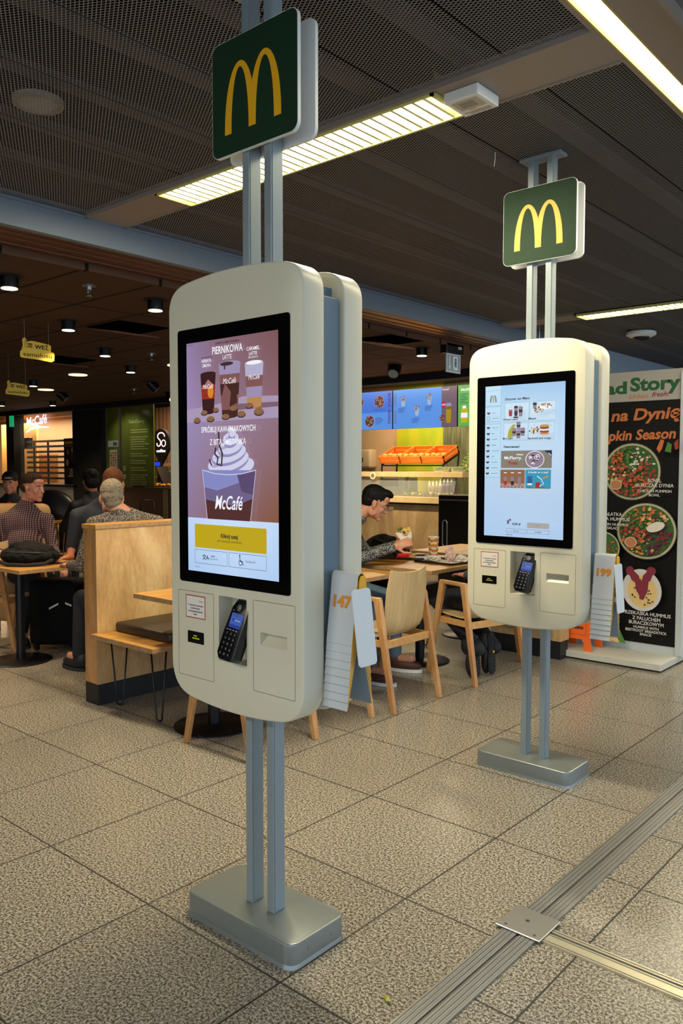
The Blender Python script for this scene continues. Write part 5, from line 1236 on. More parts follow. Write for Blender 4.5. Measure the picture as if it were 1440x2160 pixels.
# menu screens
def menu(x0, x1, label, kind):
    r = thing('menu_screen', label, 'menu screen', ((x0+x1)/2, 9.85, 2.0), 0, 'blue menu screens over the salad bar')
    bm = bmesh.new(); box(bm, x0, x1-.01, 9.81, 9.87, 2.045, 2.625); obj('casing', bm, BLACK, r)
    w_ = x1-x0-.01; p = Paint((x0, 9.8095, 2.045), (1, 0, 0), (0, 0, 1), step=.0004)
    sk, bl = E_('mblue', '5c9cf4', .95), E_('mblue2', '4a7ee6', .95); ik = E_('mink', '1c3a80', .8)
    pl, f1, f2, f3 = E_('mplate', 'b8a0b0', .8), E_('mf1', 'c07050', .9), E_('mf2', '8aa060', .9), E_('mf3', '6a3a40', .8)
    random.seed(int(-x0*100))
    def dish(u, v, a, cone=False):
        if cone: p.poly([(u-a*.45, v-a*2), (u+a*.4, v-a*2), (u+a*.8, v), (u-a*.8, v)], E_('mcone', 'a8c4ec', .9))
        else: p.oval(u, v, a*1.1, a*1.1, pl, 20); p.oval(u, v, a, a, f3, 20)
        for k in range(28):
            q = random.random()*6.3; s_ = random.random()**.5*a*.85; p.oval(u+s_*math.cos(q), v+s_*math.sin(q), a*.17, a*.13, (f1, f2, f3, pl)[k % 4], 6, q)
    if kind == 'a':
        p.rect(0, 0, w_, .58, bl); p.rect(0, 0, w_, .26, sk); dish(w_-.65, .44, .085); dish(w_-.24, .42, .09); dish(w_-.42, .13, .085)
        p.text('BOWLE · BOWLS', w_-.05, .54, .05, E_('mpurp', '6a2a90', .9), w=.46, rot=-PI/2, al='l', bold=.03)
        for k in range(5): p.rect(w_-.30, .17-.022*k, w_-.30+(.13, .15, .16, .12, .09)[k], .176-.022*k, ik); p.rect(w_-.34, .31-.02*k, w_-.34+.2, .3125-.02*k, ik) if k < 2 else None
    elif kind == 'b':
        p.rect(0, 0, w_*.77, .58, sk); p.rect(w_*.77, 0, w_, .58, E_('mplum', '7a6478', .8))
        p.text('WRAPY · WRAPS', .015, .54, .05, E_('mtan', '7a8aa0', .8), w=.46, rot=-PI/2, al='l', bold=.03)
        dish(.19, .45, .06, True); dish(.45, .30, .06, True); dish(.68, .45, .06, True)
        for u, v in ((.19, .30), (.45, .14), (.68, .31)):
            for k in range(5): p.rect(u-.06-.02*(k % 2), v-.016*k, u+.07-.01*k, v+.005-.016*k, ik)
        q = w_*.77
        p.oval(q+.06, .32, .045, .045, E_('mpink', 'c01860', .9)); p.text('14,9', q+.06, .305, .03, E_('w', 'f4f2fb', 1.1), bold=.02)
        cup(p, q+.15, .06, .095, .27, [(.7, E_('mjuice', 'b89a10', .9)), (.85, E_('mj2', '907020', .8)), (1, E_('mj3', '9aa4c0', .9))], .8); p.text('Nowość', q+.10, .52, .03, E_('w', 'f4f2fb', 1.1), w=.12, shear=.3); dish(q+.05, .13, .05)
    else:
        p.rect(0, 0, w_, .58, sk); p.rect(0, 0, .23, .58, E_('mgreen', '6ac05a', .9)); p.text('SAŁATKI', .14, .545, .03, E_('mtan', '7a8aa0', .8), w=.2, bold=.03); p.text('SALADS', .13, .50, .035, E_('w', 'f4f2fb', 1.1), w=.17, bold=.03)
        for k in range(6): p.rect(.03, .45-.025*k, .03+(.14, .1, .12, .13, .09, .14)[k], .457-.025*k, ik)
        p.rect(.05, .05, .16, .25, E_('mjb', 'd0c020', .9), .02); p.rect(.05, .12, .16, .19, E_('w', 'f4f2fb', 1.1)); p.rect(.075, .25, .135, .29, E_('w', 'f4f2fb', 1.1)); dish(w_-.3, .42, .09); dish(w_-.12, .15, .08); dish(.38, .18, .07)
    p.done('display', r)
menu(-8.75, -7.52, 'leftmost blue menu screen with round bowls above the salad bar', 'a')
menu(-7.51, -6.36, 'middle blue menu screen with wraps and a dark juice strip', 'b')
menu(-6.35, -5.2, 'right menu screen with a green juice column, beside the farther kiosk', 'c')
r = thing('smoke_detector', 'white smoke detector on the shop ceiling above the menu screens', 'smoke detector', (-7.2, 9.3, 2.8))
bm = bmesh.new(); lathe(bm, [(.05, 0), (.05, -.03), (.04, -.045), (.02, -.05)], (-7.05, 9.25, 2.8), 20); obj('housing', bm, WHITE, r, smooth=40)
bm = bmesh.new(); lathe(bm, [(.07, 0), (.075, -.05), (.05, -.09), (.02, -.1)], (-5.75, 9.2, 2.8), 20); tag(obj('ceiling_speaker', bm, WHITE, None, smooth=40), 'cream dome fitting on the shop ceiling beside the farther kiosk', 'ceiling fitting')
area('shop_lamp', (-7.0, 9.9, 2.78), 2.6, .5, 75, (1, .78, .48)); spot('counter_fill', (-7.4, 8.1, 2.66), 130, (1, .8, .5), 80, .05, (math.radians(32), 0, 0)); spot('counter_fill', (-6.2, 8.1, 2.66), 130, (1, .8, .5), 80, .05, (math.radians(32), 0, 0)); area('shop_lamp', (-5.2, 9.9, 2.78), 1.0, .5, 16, (1, .8, .5))  # both counter spots are added without fixtures to brighten the salad counter front
spot('crate_spot', (-6.95, 9.0, 2.72), 60, (1, .74, .42), 60, .05, (math.radians(25), 0, 0))

# ------------------------------------------------------------------ cafe corner, far left
GG = s = NT('green_glass'); vec, x_, y_, z_ = s.coord()
s.l(s.ramp(s.noise(s.mapping(vec, (1.5, 1, .4)), 1.4, 2), [(.3, '66702c'), (.7, '868a44')]), s.b.inputs['Base Color']); s.b.inputs['Roughness'].default_value = .12
def tagged_panel(name, x0, x1, y, z0, z1, label):
    bm = bmesh.new(); box(bm, x0, x1, y, y+.02, z0, z1); return tag(obj(name, bm, GG.m), label, 'glass panel')
a = tagged_panel('glass_partition', -13.97, -13.56, 9.0, 0, 2.66, 'narrower green glass panel with small posters, beside the black pier')
b = tagged_panel('glass_partition', -13.53, -12.50, 9.05, 1.095, 2.64, 'wide green glass panel printed with lines of text')
c = tagged_panel('glass_partition', -14.18, -13.99, 9.1, 0, 2.25, 'narrow lower green panel edge against the black pier')
PT = mat('print_pale', 'cbc795', .6)
p = Paint((-13.53, 9.05, 0), (1, 0, 0), (0, 0, 1), base=.001)
p.text('SaladStory', .50, 2.30, .07, mat('print_white', 'c4c6b4', .6), w=.50, bold=.0); random.seed(6)
v = 2.16
for n_ in (2, 6, 2, 2, 2, 5, 3, 2, 2):
    for k in range(n_):
        u, end = .30, .30+random.uniform(.38, .60)
        while u < end: q = random.uniform(.03, .09); p.rect(u, v, min(u+q, end), v+.019, PT); u += q+.012
        v -= .045
    v -= .045
p.oval(.12, 1.44, .05, .05, PAPER, 10); p.oval(.12, 1.44, .03, .03, BR, 8); p.oval(.12, 1.28, .05, .045, PAPER, 10); p.oval(.13, 1.27, .025, .02, BR, 8)
p.done('lettering', b)
p = Paint((-13.97, 9.0, 0), (1, 0, 0), (0, 0, 1), base=.001)
p.rect(.05, 1.86, .40, 1.98, mat('card_white', 'c8ccd4', .5)); p.rect(.22, 1.88, .36, 1.95, mat('card_grey', '5a5c64', .5)); p.rect(.10, 1.30, .36, 1.80, PAPER)
for i in range(3):
    for k in range(9): p.rect(.13+.075*i, 1.34+.048*k, .18+.075*i, 1.372+.048*k, (po, fc[0], fc[5])[(i+k) % 3])
p.rect(.12, 1.20, .38, 1.28, PAPER); p.rect(.14, 1.08, .40, 1.20, mat('card_blue', '8a9ab4', .5)); p.done('small_posters', a)
# coffee counter
r = thing('coffee_counter', 'dark brown coffee counter left of the near kiosk', 'counter', (-12.6, 9.0, 0))
bm = bmesh.new(); box(bm, -13.4, -12.0, 8.98, 9.04, 0, 1.06); box(bm, -12.16, -9, 8.98, 9.0, 0, 1.06); obj('front', bm, mat('coffee_brown', '74543e', .6), r)
bm = bmesh.new(); box(bm, -13.45, -9, 8.93, 9.6, 1.06, 1.09, bev=.003); obj('worktop', bm, mat('worktop_dark', '5c5048', .4), r)
bm = bmesh.new(); box(bm, -12.12, -12.0, 8.96, 9.0, 0, 1.06); obj('end_panel', bm, BIRCHD, r)
bm = bmesh.new(); box(bm, -15, -9, 10.3, 10.35, 0, 2.8)
for k in range(38): box(bm, -14.98+.13*k, -14.93+.13*k, 10.24, 10.3, .9, 2.7, 1)
tag(obj('slat_wall', bm, [mat('slat_back', '2a1c18', .8), mat('slat', '8a6a54', .6)]), 'wall of vertical wooden slats behind the coffee sign', 'slat wall')
for k in range(4):
    bm = bmesh.new(); box(bm, -13.9, -11.5, 9.95, 10.2, 1.12+.115*k, 1.135+.115*k)
    for j in range(16): box(bm, -13.85+.14*j, -13.74+.14*j, 9.97, 10.15, 1.135+.115*k, 1.20+.115*k, 1)
    tag(obj('shelf', bm, [mat('shelf_brown', '5a4030', .6), mat('shelf_box', 'a08a6c', .7)]), ('lowest', 'second', 'third', 'topmost')[k]+' shelf of small boxes behind the coffee counter', 'shelf', 'shelves behind the coffee counter')
r = thing('coffee_sign', 'dark drop shaped sign with glowing coffee lettering at the near kiosk edge', 'sign', (-12.6, 9.6, 1.6))
bm = bmesh.new(); pts = [(.27*math.cos(a), .27*math.sin(a)) for a in [math.radians(-28+236*i/28) for i in range(29)]]+[(-.02, -.44)]
prism(bm, pts, lambda a, b: (-12.90+a, 9.5, 1.93+b), lambda a, b: (-12.90+a, 9.56, 1.93+b)); obj('board', bm, mat('navy', '0b0e1c', .4), r)
NE = E_('neon', 'f0c8d8', 1.6); p = Paint((-12.90, 9.499, 1.97), (.85, 0, 0), (0, 0, .68), base=.002)
p.line([(.02+.13*math.cos(a)*(1 if a > 0 else 1), .13+.10*math.sin(a)) for a in [math.radians(q) for q in (-10, 30, 60, 90, 120, 150, 180, 210, 235)]]+[(-.02, .02), (.01, -.06), (-.02, -.13), (-.08, -.155), (-.13, -.12), (-.135, -.06)], .034, NE)
p.line([(.11+.075*math.cos(a), -.07+.09*math.sin(a)) for a in [2*PI*i/16 for i in range(17)]], .028, NE); p.text('coffee', .01, -.32, .085, E_('neonw', 'f4ecf4', 1.6), w=.33, bold=.02, shear=.1); p.done('lettering', r)
r = thing('card_stand', 'tall pale menu card standing on the coffee counter', 'card stand', (-12.7, 9.1, 1.09))
bm = bmesh.new(); box(bm, -12.80, -12.62, 9.06, 9.10, 1.09, 1.46); obj('card', bm, mat('card_cream', 'cbb884', .6), r)
p = Paint((-12.80, 9.059, 1.09), (1, 0, 0), (0, 0, 1), base=.001)
for k in range(4): p.rect(.03, .06+.085*k, .15, .068+.085*k, INK)
p.done('print', r)
r = thing('till_display', 'small glowing blue till display above the coffee counter', 'till', (-12.75, 9.3, 1.09))
bm = bmesh.new(); box(bm, -12.86, -12.62, 9.3, 9.34, 1.46, 1.58); cyl(bm, (-12.74, 9.32, 1.09), .02, .38, 10); obj('housing', bm, BLACK, r)
p = Paint((-12.86, 9.2995, 1.46), (1, 0, 0), (0, 0, 1), base=.001); p.rect(.03, .025, .21, .10, E_('till', '1840f0', 1.2)); p.done('display', r)
r = thing('till_screen', 'dark sloping till monitor beside the card stand', 'till', (-12.5, 9.3, 1.09))
bm = bmesh.new(); prism(bm, [(0, .36), (.03, .38), (.25, .05), (.20, .03)], lambda a, b: (-12.60+a, 9.15, 1.09+b), lambda a, b: (-12.60+a, 9.4, 1.09+b)); obj('monitor', bm, BLACK, r)
random.seed(9)
for nm, x0, x1, lb, cols in (('pastry_tray', -13.12, -12.82, 'dark tray of orange pastries left of the card stand', (BR, CO)), ('fruit_tray', -12.55, -12.0, 'row of orange and yellow snacks right of the card stand', (CO, YEL))):
    r = thing(nm, lb, 'food tray', ((x0+x1)/2, 9.1, 1.09)); bm = bmesh.new(); box(bm, x0, x1, 9.0, 9.25, 1.09, 1.10); obj('tray', bm, BLACK, r)
    for k in range(12 if x0 < -13 else 16):
        bm = bmesh.new(); ell(bm, (x0+.03+random.random()*(x1-x0-.06), 9.05+random.random()*.15, 1.12+random.random()*.03), (.035, .03, .024), None, 10, 6); obj('pastry', bm, cols[k % 2], r, smooth=True)
area('coffee_lamp', (-12.3, 9.6, 2.75), 2, .5, 40, (1, .72, .42))
# cafe window
bm = bmesh.new(); box(bm, -18.5, -14.9, 8.95, 9.2, 0, 1.05); box(bm, -18.5, -14.9, 8.9, 9.25, 1.05, 1.09, 1); tag(obj('half_wall', bm, [mat('half_wall', 'a8a098', .7), BLK2]), 'grey half wall under the cafe window', 'half wall')
bm = bmesh.new(); box(bm, -17.42, -15.05, 9.0, 9.012, 1.09, 2.68); tag(obj('window_1', bm, m_glass('cafe_glass', 'ffffff', .07)), 'clear cafe window pane', kind='structure')
bm = bmesh.new(); box(bm, -21.5, -16.0, 10.2, 10.25, 0, 2.8); tag(obj('wall_cafe', bm, mat('cafe_wall', 'b09478', .7)), 'tan back wall of the cafe', kind='structure')
bm = bmesh.new(); box(bm, -21, -16, 9.9, 10.2, 2.64, 2.8); tag(obj('trim_10', bm, mat('cafe_soffit', 'c79a68', .6)), 'lit wooden soffit in the cafe', kind='structure')
r = thing('slat_screen', 'horizontal slatted metal screen behind the cafe window', 'screen', (-16.2, 9.15, 1.09))
for k in range(8):
    bm = bmesh.new(); z = 1.20+.115*k; box(bm, -17.35, -15.5, 9.12, 9.14, z, z+.045); obj('slat', bm, mat('slat_metal', '8a8078', .5, .3), r)
for x in (-17.1, -16.5, -15.7):
    bm = bmesh.new(); box(bm, x, x+.05, 9.14, 9.16, 1.09, 2.05); obj('upright', bm, mat('slat_dark', '4a4440', .5), r)
r = thing('cafe_sign', 'glowing white cafe script sign in the window at the far left', 'sign', (-16.5, 9.0, 2.3))
WG = E_('cafe_white', 'e8e4ff', 1.5); p = Paint((-17.0, 8.93, 2.28), (1, 0, 0), (0, 0, 1), base=0)
p.text('McCafé', .46, .10, .20, WG, w=.88, bold=.012, shear=.15, rot=.06); p.line([(.0, -.06), (.2, .02), (.5, .055), (.98, .03)], [.02, .05, .05, .015], WG)
o_ = p.done('lettering', r)
r = thing('service_monitor', 'dark till monitor on an arm behind the cafe window', 'monitor', (-17, 9.3, 1.9))
bm = bmesh.new(); box(bm, -17.85, -17.5, 9.25, 9.35, 1.88, 2.14, bev=.01); tube(bm, [(-18.1, 9.3, 2.06), (-17.7, 9.3, 2.06)], .02, 6); obj('monitor', bm, BLACK, r)
r = thing('people_poster', 'dark poster of smiling faces at the right end of the cafe window', 'poster', (-15.25, 8.97, 1.1))
bm = bmesh.new(); box(bm, -15.52, -15.04, 8.975, 8.995, 1.10, 2.06); obj('board', bm, mat('poster_brown', '1c1210', .5), r)
SKN = mat('print_skin', 'd8a080', .6, var=0); SKD = mat('print_skin_dark', 'a06a50', .6, var=0); HRP = mat('print_hair', '2a1a14', .8)
p = Paint((-15.52, 8.9745, 1.10), (1, 0, 0), (0, 0, 1), base=.001)
p.rect(.04, .84, .40, .90, YEL); p.rect(.04, .79, .36, .82, mat('p_yel2', 'a07828', .6)); p.rect(.10, .16, .46, .33, mat('p_card', 'c0ac88', .6))
for k in range(3): p.rect(.14, .20+.04*k, .42, .212+.04*k, INK)
for u, v, s_, m_ in ((.16, .68, .055, SKD), (.33, .72, .05, SKN), (.13, .46, .062, SKN), (.43, .46, .055, SKN), (.45, .66, .05, SKD)):
    p.oval(u, v-.17*s_/.06, s_*1.6, s_*1.9, HRP if m_ is SKD else mat('p_shirt', '5a2a20', .7), 16); p.oval(u, v+.012, s_*1.12, s_*1.3, HRP, 16); p.oval(u, v, s_*.85, s_*1.1, m_, 16)
    p.oval(u-.02, v+.008, .007, .005, HRP, 6); p.oval(u+.02, v+.008, .007, .005, HRP, 6); p.oval(u, v-.03, .02, .007, PAPER, 8)
p.done('print', r)
bm = bmesh.new(); box(bm, -17.5, -17.36, 8.8, 8.84, 2.36, 2.60); tag(obj('green_sign', bm, E_('exitg', '20a868', .9)), 'small green lit exit sign by the cafe window', 'exit sign')
bm = bmesh.new(); box(bm, -19.5, -17.8, 9.6, 9.65, 1.0, 2.5); tag(obj('wall_amber', bm, mat('amber_wall', 'd8a860', .6)), 'amber lit wall at the extreme left', kind='structure')
bm = bmesh.new(); box(bm, -18.9, -17.3, 9.8, 9.85, 1.1, 1.75); tag(obj('pastry_case', bm, mat('case_amber', 'b87a34', .5)), 'amber pastry case seen through the slatted screen', 'display case')
area('cafe_lamp', (-18.2, 9.6, 2.6), 3, .3, 70, (1, .76, .46)); area('amber_lamp', (-19.4, 9.2, 2.6), 1, .3, 30, (1, .7, .4)); spot('panel_fill', (-13.2, 8.2, 2.72), 60, (.95, 1, .6), 90, .05, (math.radians(35), 0, 0))  # the spot is added without a fixture to brighten the green glass
# ------------------------------------------------------------------ people
SKIN = m_ = None
def skin(name, c):
    m = mat(name, c, .5, var=.05, scale=25); b = m.node_tree.nodes['Principled BSDF']
    b.inputs['Subsurface Weight'].default_value = .12; b.inputs['Subsurface Radius'].default_value = (.01, .004, .002); return m

def head_parts(bm, M, chin=1.):
    """M: head frame, x forward, y left, z up, origin between the ears"""
    R = M.to_3x3()
    def e(c, r, rot=None): ell(bm, M @ V(c), r, R @ rot if rot is not None else R, 20, 14)
    e((-.015, 0, .036), (.096, .075, .083)); e((.030, 0, .0), (.062, .064, .075)); e((.034, 0, -.045), (.056, .053, .062)); e((.030, 0, -.076), (.052, .047, .036))
    e((.068, 0, -.101*chin), (.022, .026, .018)); e((.072, 0, .026), (.020, .050, .014)); e((.060, 0, .055), (.034, .054, .040))
    for s in (-1, 1):
        e((.060, s*.036, -.028), (.024, .022, .026)); e((.006, s*.054, -.058), (.036, .012, .040), Matrix.Rotation(-.25, 3, 'Y'))
        e((-.004, s*.078, -.008), (.018, .007, .031), Matrix.Rotation(-.15, 3, 'Y') @ Matrix.Rotation(s*.3, 3, 'Z')); e((.004, s*.076, -.032), (.010, .006, .012))
    cap(bm, M @ V((.086, 0, .012)), .0085, M @ V((.106, 0, -.026)), .0115, 10); e((.101, 0, -.034), (.014, .016, .009)); e((.110, 0, -.029), (.010, .009, .009))
    e((.086, 0, -.060), (.014, .024, .007)); e((.084, 0, -.073), (.013, .022, .008))

def hand(bm, w, d, nrm, curl=.6, s=1., spread=.0, side=1):
    """w wrist, d finger direction, nrm back-of-hand normal; side: thumb side sign along d x nrm"""
    w, d, nrm = V(w), V(d).normalized(), V(nrm); nrm = (nrm-d*nrm.dot(d)).normalized(); t = d.cross(nrm).normalized()*side
    R = Matrix((d, t, nrm)).transposed()
    if R.determinant() < 0: R = Matrix((d, -t, nrm)).transposed()
    ell(bm, w+d*.045*s, (.052*s, .040*s, .016*s), R, 16, 10); cap(bm, w-d*.02, .026*s, w+d*.03*s, .024*s, 10)
    for i, (L, o) in enumerate(((.072, .030), (.080, .010), (.075, -.010), (.060, -.028))):
        p = w+(d*.082+t*o)*s; a = -.1; r = .0092*s; dd = d+t*(o*spread)
        for k, f in enumerate((.45, .32, .23)):
            a += curl*(.55 if k == 0 else .8); q = (dd.normalized()*math.cos(a)-nrm*math.sin(a)); p2 = p+q*L*f*s; cap(bm, p, r, p2, r*.92, 8); p, r = p2, r*.9
    p = w+(d*.025+t*.032)*s; r = .0115*s
    for k, (q, L) in enumerate((((d*.6+t*.8-nrm*.2), .042), ((d*.85+t*.3-nrm*.5), .032), ((d*.9-t*.05-nrm*.5), .024))):
        p2 = p+q.normalized()*L*s; cap(bm, p, r, p2, r*.92, 8); p, r = p2, r*.9

def person(name, label, head, hyaw, hpitch, chest, cyaw, pelvis, arms, legs, skinm, hairm, shirtm, trouserm, shoem, hair='short', collar=None, group=None, vox=.0075, htilt=0., sleeves='long', width=.185, belly=.12, shoes=True, sm=5):
    head, chest, pelvis = V(head), V(chest), V(pelvis)
    r = thing('person', label, 'person', (pelvis.x, pelvis.y, 0), 0, group)
    M = Matrix.Translation(head) @ Matrix.Rotation(hyaw, 4, 'Z') @ Matrix.Rotation(hpitch, 4, 'Y') @ Matrix.Rotation(htilt, 4, 'X')
    side = V((-math.sin(cyaw), math.cos(cyaw), 0)); fwd = V((math.cos(cyaw), math.sin(cyaw), 0))
    spine = (chest-pelvis).normalized(); RT = Matrix((fwd-spine*fwd.dot(spine), side, spine)).transposed(); RT = Matrix([list(x) for x in RT]).to_3x3()
    RT = Matrix((( (fwd-spine*fwd.dot(spine)).normalized()), side, spine)).transposed()
    b = bmesh.new(); head_parts(b, M)
    nb = M @ V((-.030, 0, -.055)); cap(b, nb, .054, chest+V((0, 0, .045))+fwd*-.01, .062, 16)
    c = bmesh.new()      # clothing on the upper body
    def torso(bm, g):
        for s in (-1, 1): cap(bm, nb*.45+(chest+V((0, 0, .05)))*.55+side*s*.02, .045+g, chest+side*s*(width-.06)+V((0, 0, -.005)), .042+g, 12)
        ell(bm, chest-spine*.05, (.105+g, width-.03+g, .15+g), RT, 24, 16); ell(bm, chest-spine*.20, (belly+g, width-.045+g, .17+g), RT, 24, 16); ell(bm, pelvis+spine*.04, (.125+g, .165+g, .13+g), RT, 24, 14)
        for s in (-1, 1): cap(bm, chest+V((0, 0, .03))+side*s*.05, .055+g, chest+side*s*(width-.012)-spine*.015, .058+g, 14)
    torso(b, -.012); torso(c, .0)
    if collar != 'none': cap(c, chest+V((0, 0, .02))-fwd*.012, .075, (chest+V((0, 0, .045)))*.45+nb*.55+V((0, 0, -.012)), .064, 18)
    for s, ar in zip((1, -1), arms):
        sh = chest+side*s*(width-.005)-spine*.02; el, wr = V(ar[0]), V(ar[1])
        cap(b, sh, .046, el, .037, 14); cap(b, el, .038, wr, .026, 14)
        hd = V(ar[2]); hand(b, wr, hd, ar[3], ar[4], side=ar[5] if len(ar) > 5 else s)
        cap(c, sh, .062, el, .052, 14)
        if sleeves == 'long': cap(c, el, .052, wr-(wr-el).normalized()*.015, .036, 14)
    t = bmesh.new(); feet = []
    ell(t, pelvis+V((0, 0, -.01)), (.14, .18, .115), RT, 20, 12)
    for s, lg in zip((1, -1), legs):
        hp = pelvis+side*s*.09-V((0, 0, .02)); kn, an = V(lg[0]), V(lg[1])
        cap(b, hp, .075, kn, .052, 14); cap(b, kn, .05, an, .036, 14); cap(t, hp, .092, kn, .068, 16); cap(t, kn, .068, an+(kn-an).normalized()*(.03 if shoes else -.02), .054, 14)
        fd = V(lg[2]).normalized()
        if shoes: cap(b, an, .034, an+fd*.12, .03, 10)
        feet.append((an, fd, V(lg[3]) if len(lg) > 3 else V((0, 0, 1))))
    me = remesh(b, vox, sm, .45); link('body', me, skinm, r, smooth=True)
    me = remesh(c, .010, 6); sh = link('shirt', me, shirtm, r, smooth=True)
    me = remesh(t, .012, 6); link('trousers', me, trouserm, r, smooth=True)
    if shoes:
        for an, fd, up_ in feet:
            sd = up_.cross(fd).normalized(); R = Matrix((fd, sd, fd.cross(sd))).transposed(); bm = bmesh.new()
            ell(bm, an+fd*.07-up_*.045, (.135, .047, .04), R, 18, 12); ell(bm, an-fd*.01-up_*.01, (.065, .045, .06), R, 16, 10)
            so = obj('shoe', bm, shoem, r, smooth=True)
            bm = bmesh.new(); prism(bm, [(.06+.150*math.cos(q)*(1 if math.cos(q) > 0 else .85), .050*math.sin(q)*(1+.12*math.cos(q))) for q in [2*PI*i/20 for i in range(20)]], lambda a, b_: an+fd*a+sd*b_-up_*.088, lambda a, b_: an+fd*a+sd*b_-up_*.066)
            obj('sole', bm, mat('sole_rubber', '23262c', .8) if shoem.name != 'shoe_brown' else WHITE, so)
    # hair
    if hair:
        bm = bmesh.new(); Rm = M.to_3x3()
        if hair == 'short': L = (((-.024, 0, .046), (.098, .080, .084)), ((-.048, 0, .0), (.066, .074, .060)), ((-.058, 0, -.045), (.040, .055, .045)), ((.028, 0, .088), (.055, .06, .042)))
        elif hair == 'crop': L = (((-.018, 0, .055), (.096, .0762, .080)), ((.036, 0, .084), (.052, .055, .043)), ((-.046, 0, .014), (.068, .0735, .060)))
        elif hair == 'quiff': L = (((-.022, 0, .050), (.100, .081, .085)), ((-.05, 0, .006), (.066, .075, .062)), ((.050, 0, .098), (.055, .058, .032)), ((.078, 0, .098), (.028, .045, .024)))
        elif hair == 'bun': L = (((-.03, 0, .045), (.105, .088, .09)), ((-.06, 0, -.01), (.07, .08, .09)), ((-.10, 0, .07), (.05, .05, .05)))
        for cc, rr in L: ell(bm, M @ V(cc), rr, Rm, 24, 16)
        me = remesh(bm, .0055, 3)
        for v in me.vertices: v.co += v.normal*.0035*_ns.noise(v.co*75)+v.normal*.0025*_ns.noise(V((v.co.x*200, v.co.y*200, v.co.z*50)))
        random.seed(1)
        ho = link('hair', me, hairm, r, smooth=True)
    # eyes and brows
    for s in (-1, 1):
        bm = bmesh.new(); ell(bm, M @ V((.0825, s*.031, .002)), (.0085, .0125, .006), M.to_3x3(), 12, 8); ell(bm, M @ V((.0895, s*.031, .002)), (.003, .0048, .0048), M.to_3x3(), 10, 6, 1); obj('eye', bm, [mat('eye_white', 'cfc8c0', .3), mat('iris', '2a2018', .2)], r, smooth=True)
        bm = bmesh.new(); tube(bm, [M @ V((.092, s*.014, .019)), M @ V((.092, s*.03, .024)), M @ V((.080, s*.048, .019))], [.0035, .0042, .002], 6); obj('eyebrow', bm, hairm, r, smooth=True)
    bm = bmesh.new(); ell(bm, M @ V((.0955, 0, -.0665)), (.004, .021, .0016), M.to_3x3(), 12, 6); obj('lips', bm, mat('lip', '8a4a40', .5), r, smooth=True)
    return r, M, chest, side, fwd

SK1 = skin('skin_warm', 'c48a6c'); SK2 = skin('skin_pale', 'c08066'); SK3 = skin('skin_tan', 'a8684a')
H_BLK = m_dots('hair_black', '100c0b', '1e1714', 160, .2, .6, (1, 1, .3)); H_BRN = m_dots('hair_brown', '35241a', '4a3424', 160, .25, .7, (1, 1, .3)); H_GRY = m_dots('hair_grey', '6a6052', 'a3977f', 330, .4, .8, (1, 1, .35)); H_GIN = m_dots('hair_chestnut', '4a2a18', '7a4820', 260, .35, .7, (1, 1, .3))
S_EAT = m_dots('shirt_leaf_print', '34393e', 'b4b0a6', 125, .42); S_CHK = m_check('shirt_check', '2a161b', '9a7f80', 62, .34); S_KNIT = m_dots('sweater_knit', '3f3a3a', 'a29684', 120, .42, .9, (1, 1, 1.6))
S_NAVY = mat('navy_tee', '20242e', .8); S_BLK = mat('black_jacket', '0e0f13', .7); S_GRY = mat('grey_hoodie', '55534f', .85)
JEAN = mat('jeans_blue', '4e6478', .85, var=.2, scale=14); JDRK = mat('jeans_dark', '171a22', .85); SHB = mat('shoe_brown', '4a2a20', .6); SHK = mat('shoe_black', '16171b', .6)

def unit(a): return V((math.cos(a), math.sin(a), 0))
# 1 the eating man
hx = V((-3.78, 4.72, 1.195)); a1 = .60
ch1 = V((-3.955, 4.60, .985)); pv1 = V((-4.06, 4.50, .60)); lf = V((-math.sin(a1), math.cos(a1), 0)); fd = unit(a1)
bur = V((-3.56, 4.80, .905))
r, M, c_, s_, f_1 = person('person', 'black haired man with glasses in a leaf print shirt eating a wrap', hx, a1+.08, .42, ch1, a1-.05, pv1,
    ((ch1+lf*.20+fd*.14-V((0, 0, .20)), bur+lf*.055-fd*.07-V((0, 0, .02)), (.75, .25, .45), (-.1, .6, .6), .75, -1), (V((-3.83, 4.56, .775)), bur-lf*.045-fd*.075-V((0, 0, .03)), (.80, .55, .42), (.45, -.75, .45), .75, 1)),
    ((V((-3.56, 4.66, .50)), V((-3.50, 4.60, .09)), (.9, .3, 0)), (V((-3.60, 4.42, .50)), V((-3.42, 4.22, .09)), (.95, .1, 0))), SK1, H_BLK, S_EAT, JEAN, SHB, 'quiff', vox=.0055, sm=4)
bm = bmesh.new()
for s in (-1, 1): tube(bm, [M @ V((.104+.002*math.cos(q), s*.031+.0235*math.cos(q), -.002+.021*math.sin(q))) for q in [2*PI*i/20 for i in range(20)]], .0013, 6, closed=True)
for s in (-1, 1): tube(bm, [M @ V((.103, s*.055, .004)), M @ V((.05, s*.074, .006)), M @ V((-.002, s*.081, .004))], .0014, 6)
tube(bm, [M @ V((.106, -.008, .002)), M @ V((.109, 0, .005)), M @ V((.106, .008, .002))], .0012, 6)
tag(obj('glasses', bm, mat('glasses_metal', '5a4634', .3, .8)), 'thin metal framed round glasses worn by the eating man', 'glasses')
bm = bmesh.new(); cap(bm, ch1+fd*.07+V((0, 0, .03)), .02, ch1+fd*.11-V((0, 0, .05)), .012, 8); obj('collar_tie', bm, mat('navy_inner', '14161e', .8), r, smooth=True)
w_ = thing('food_wrap', 'half eaten flatbread wrap held in both hands of the eating man', 'sandwich', bur)
bm = bmesh.new()
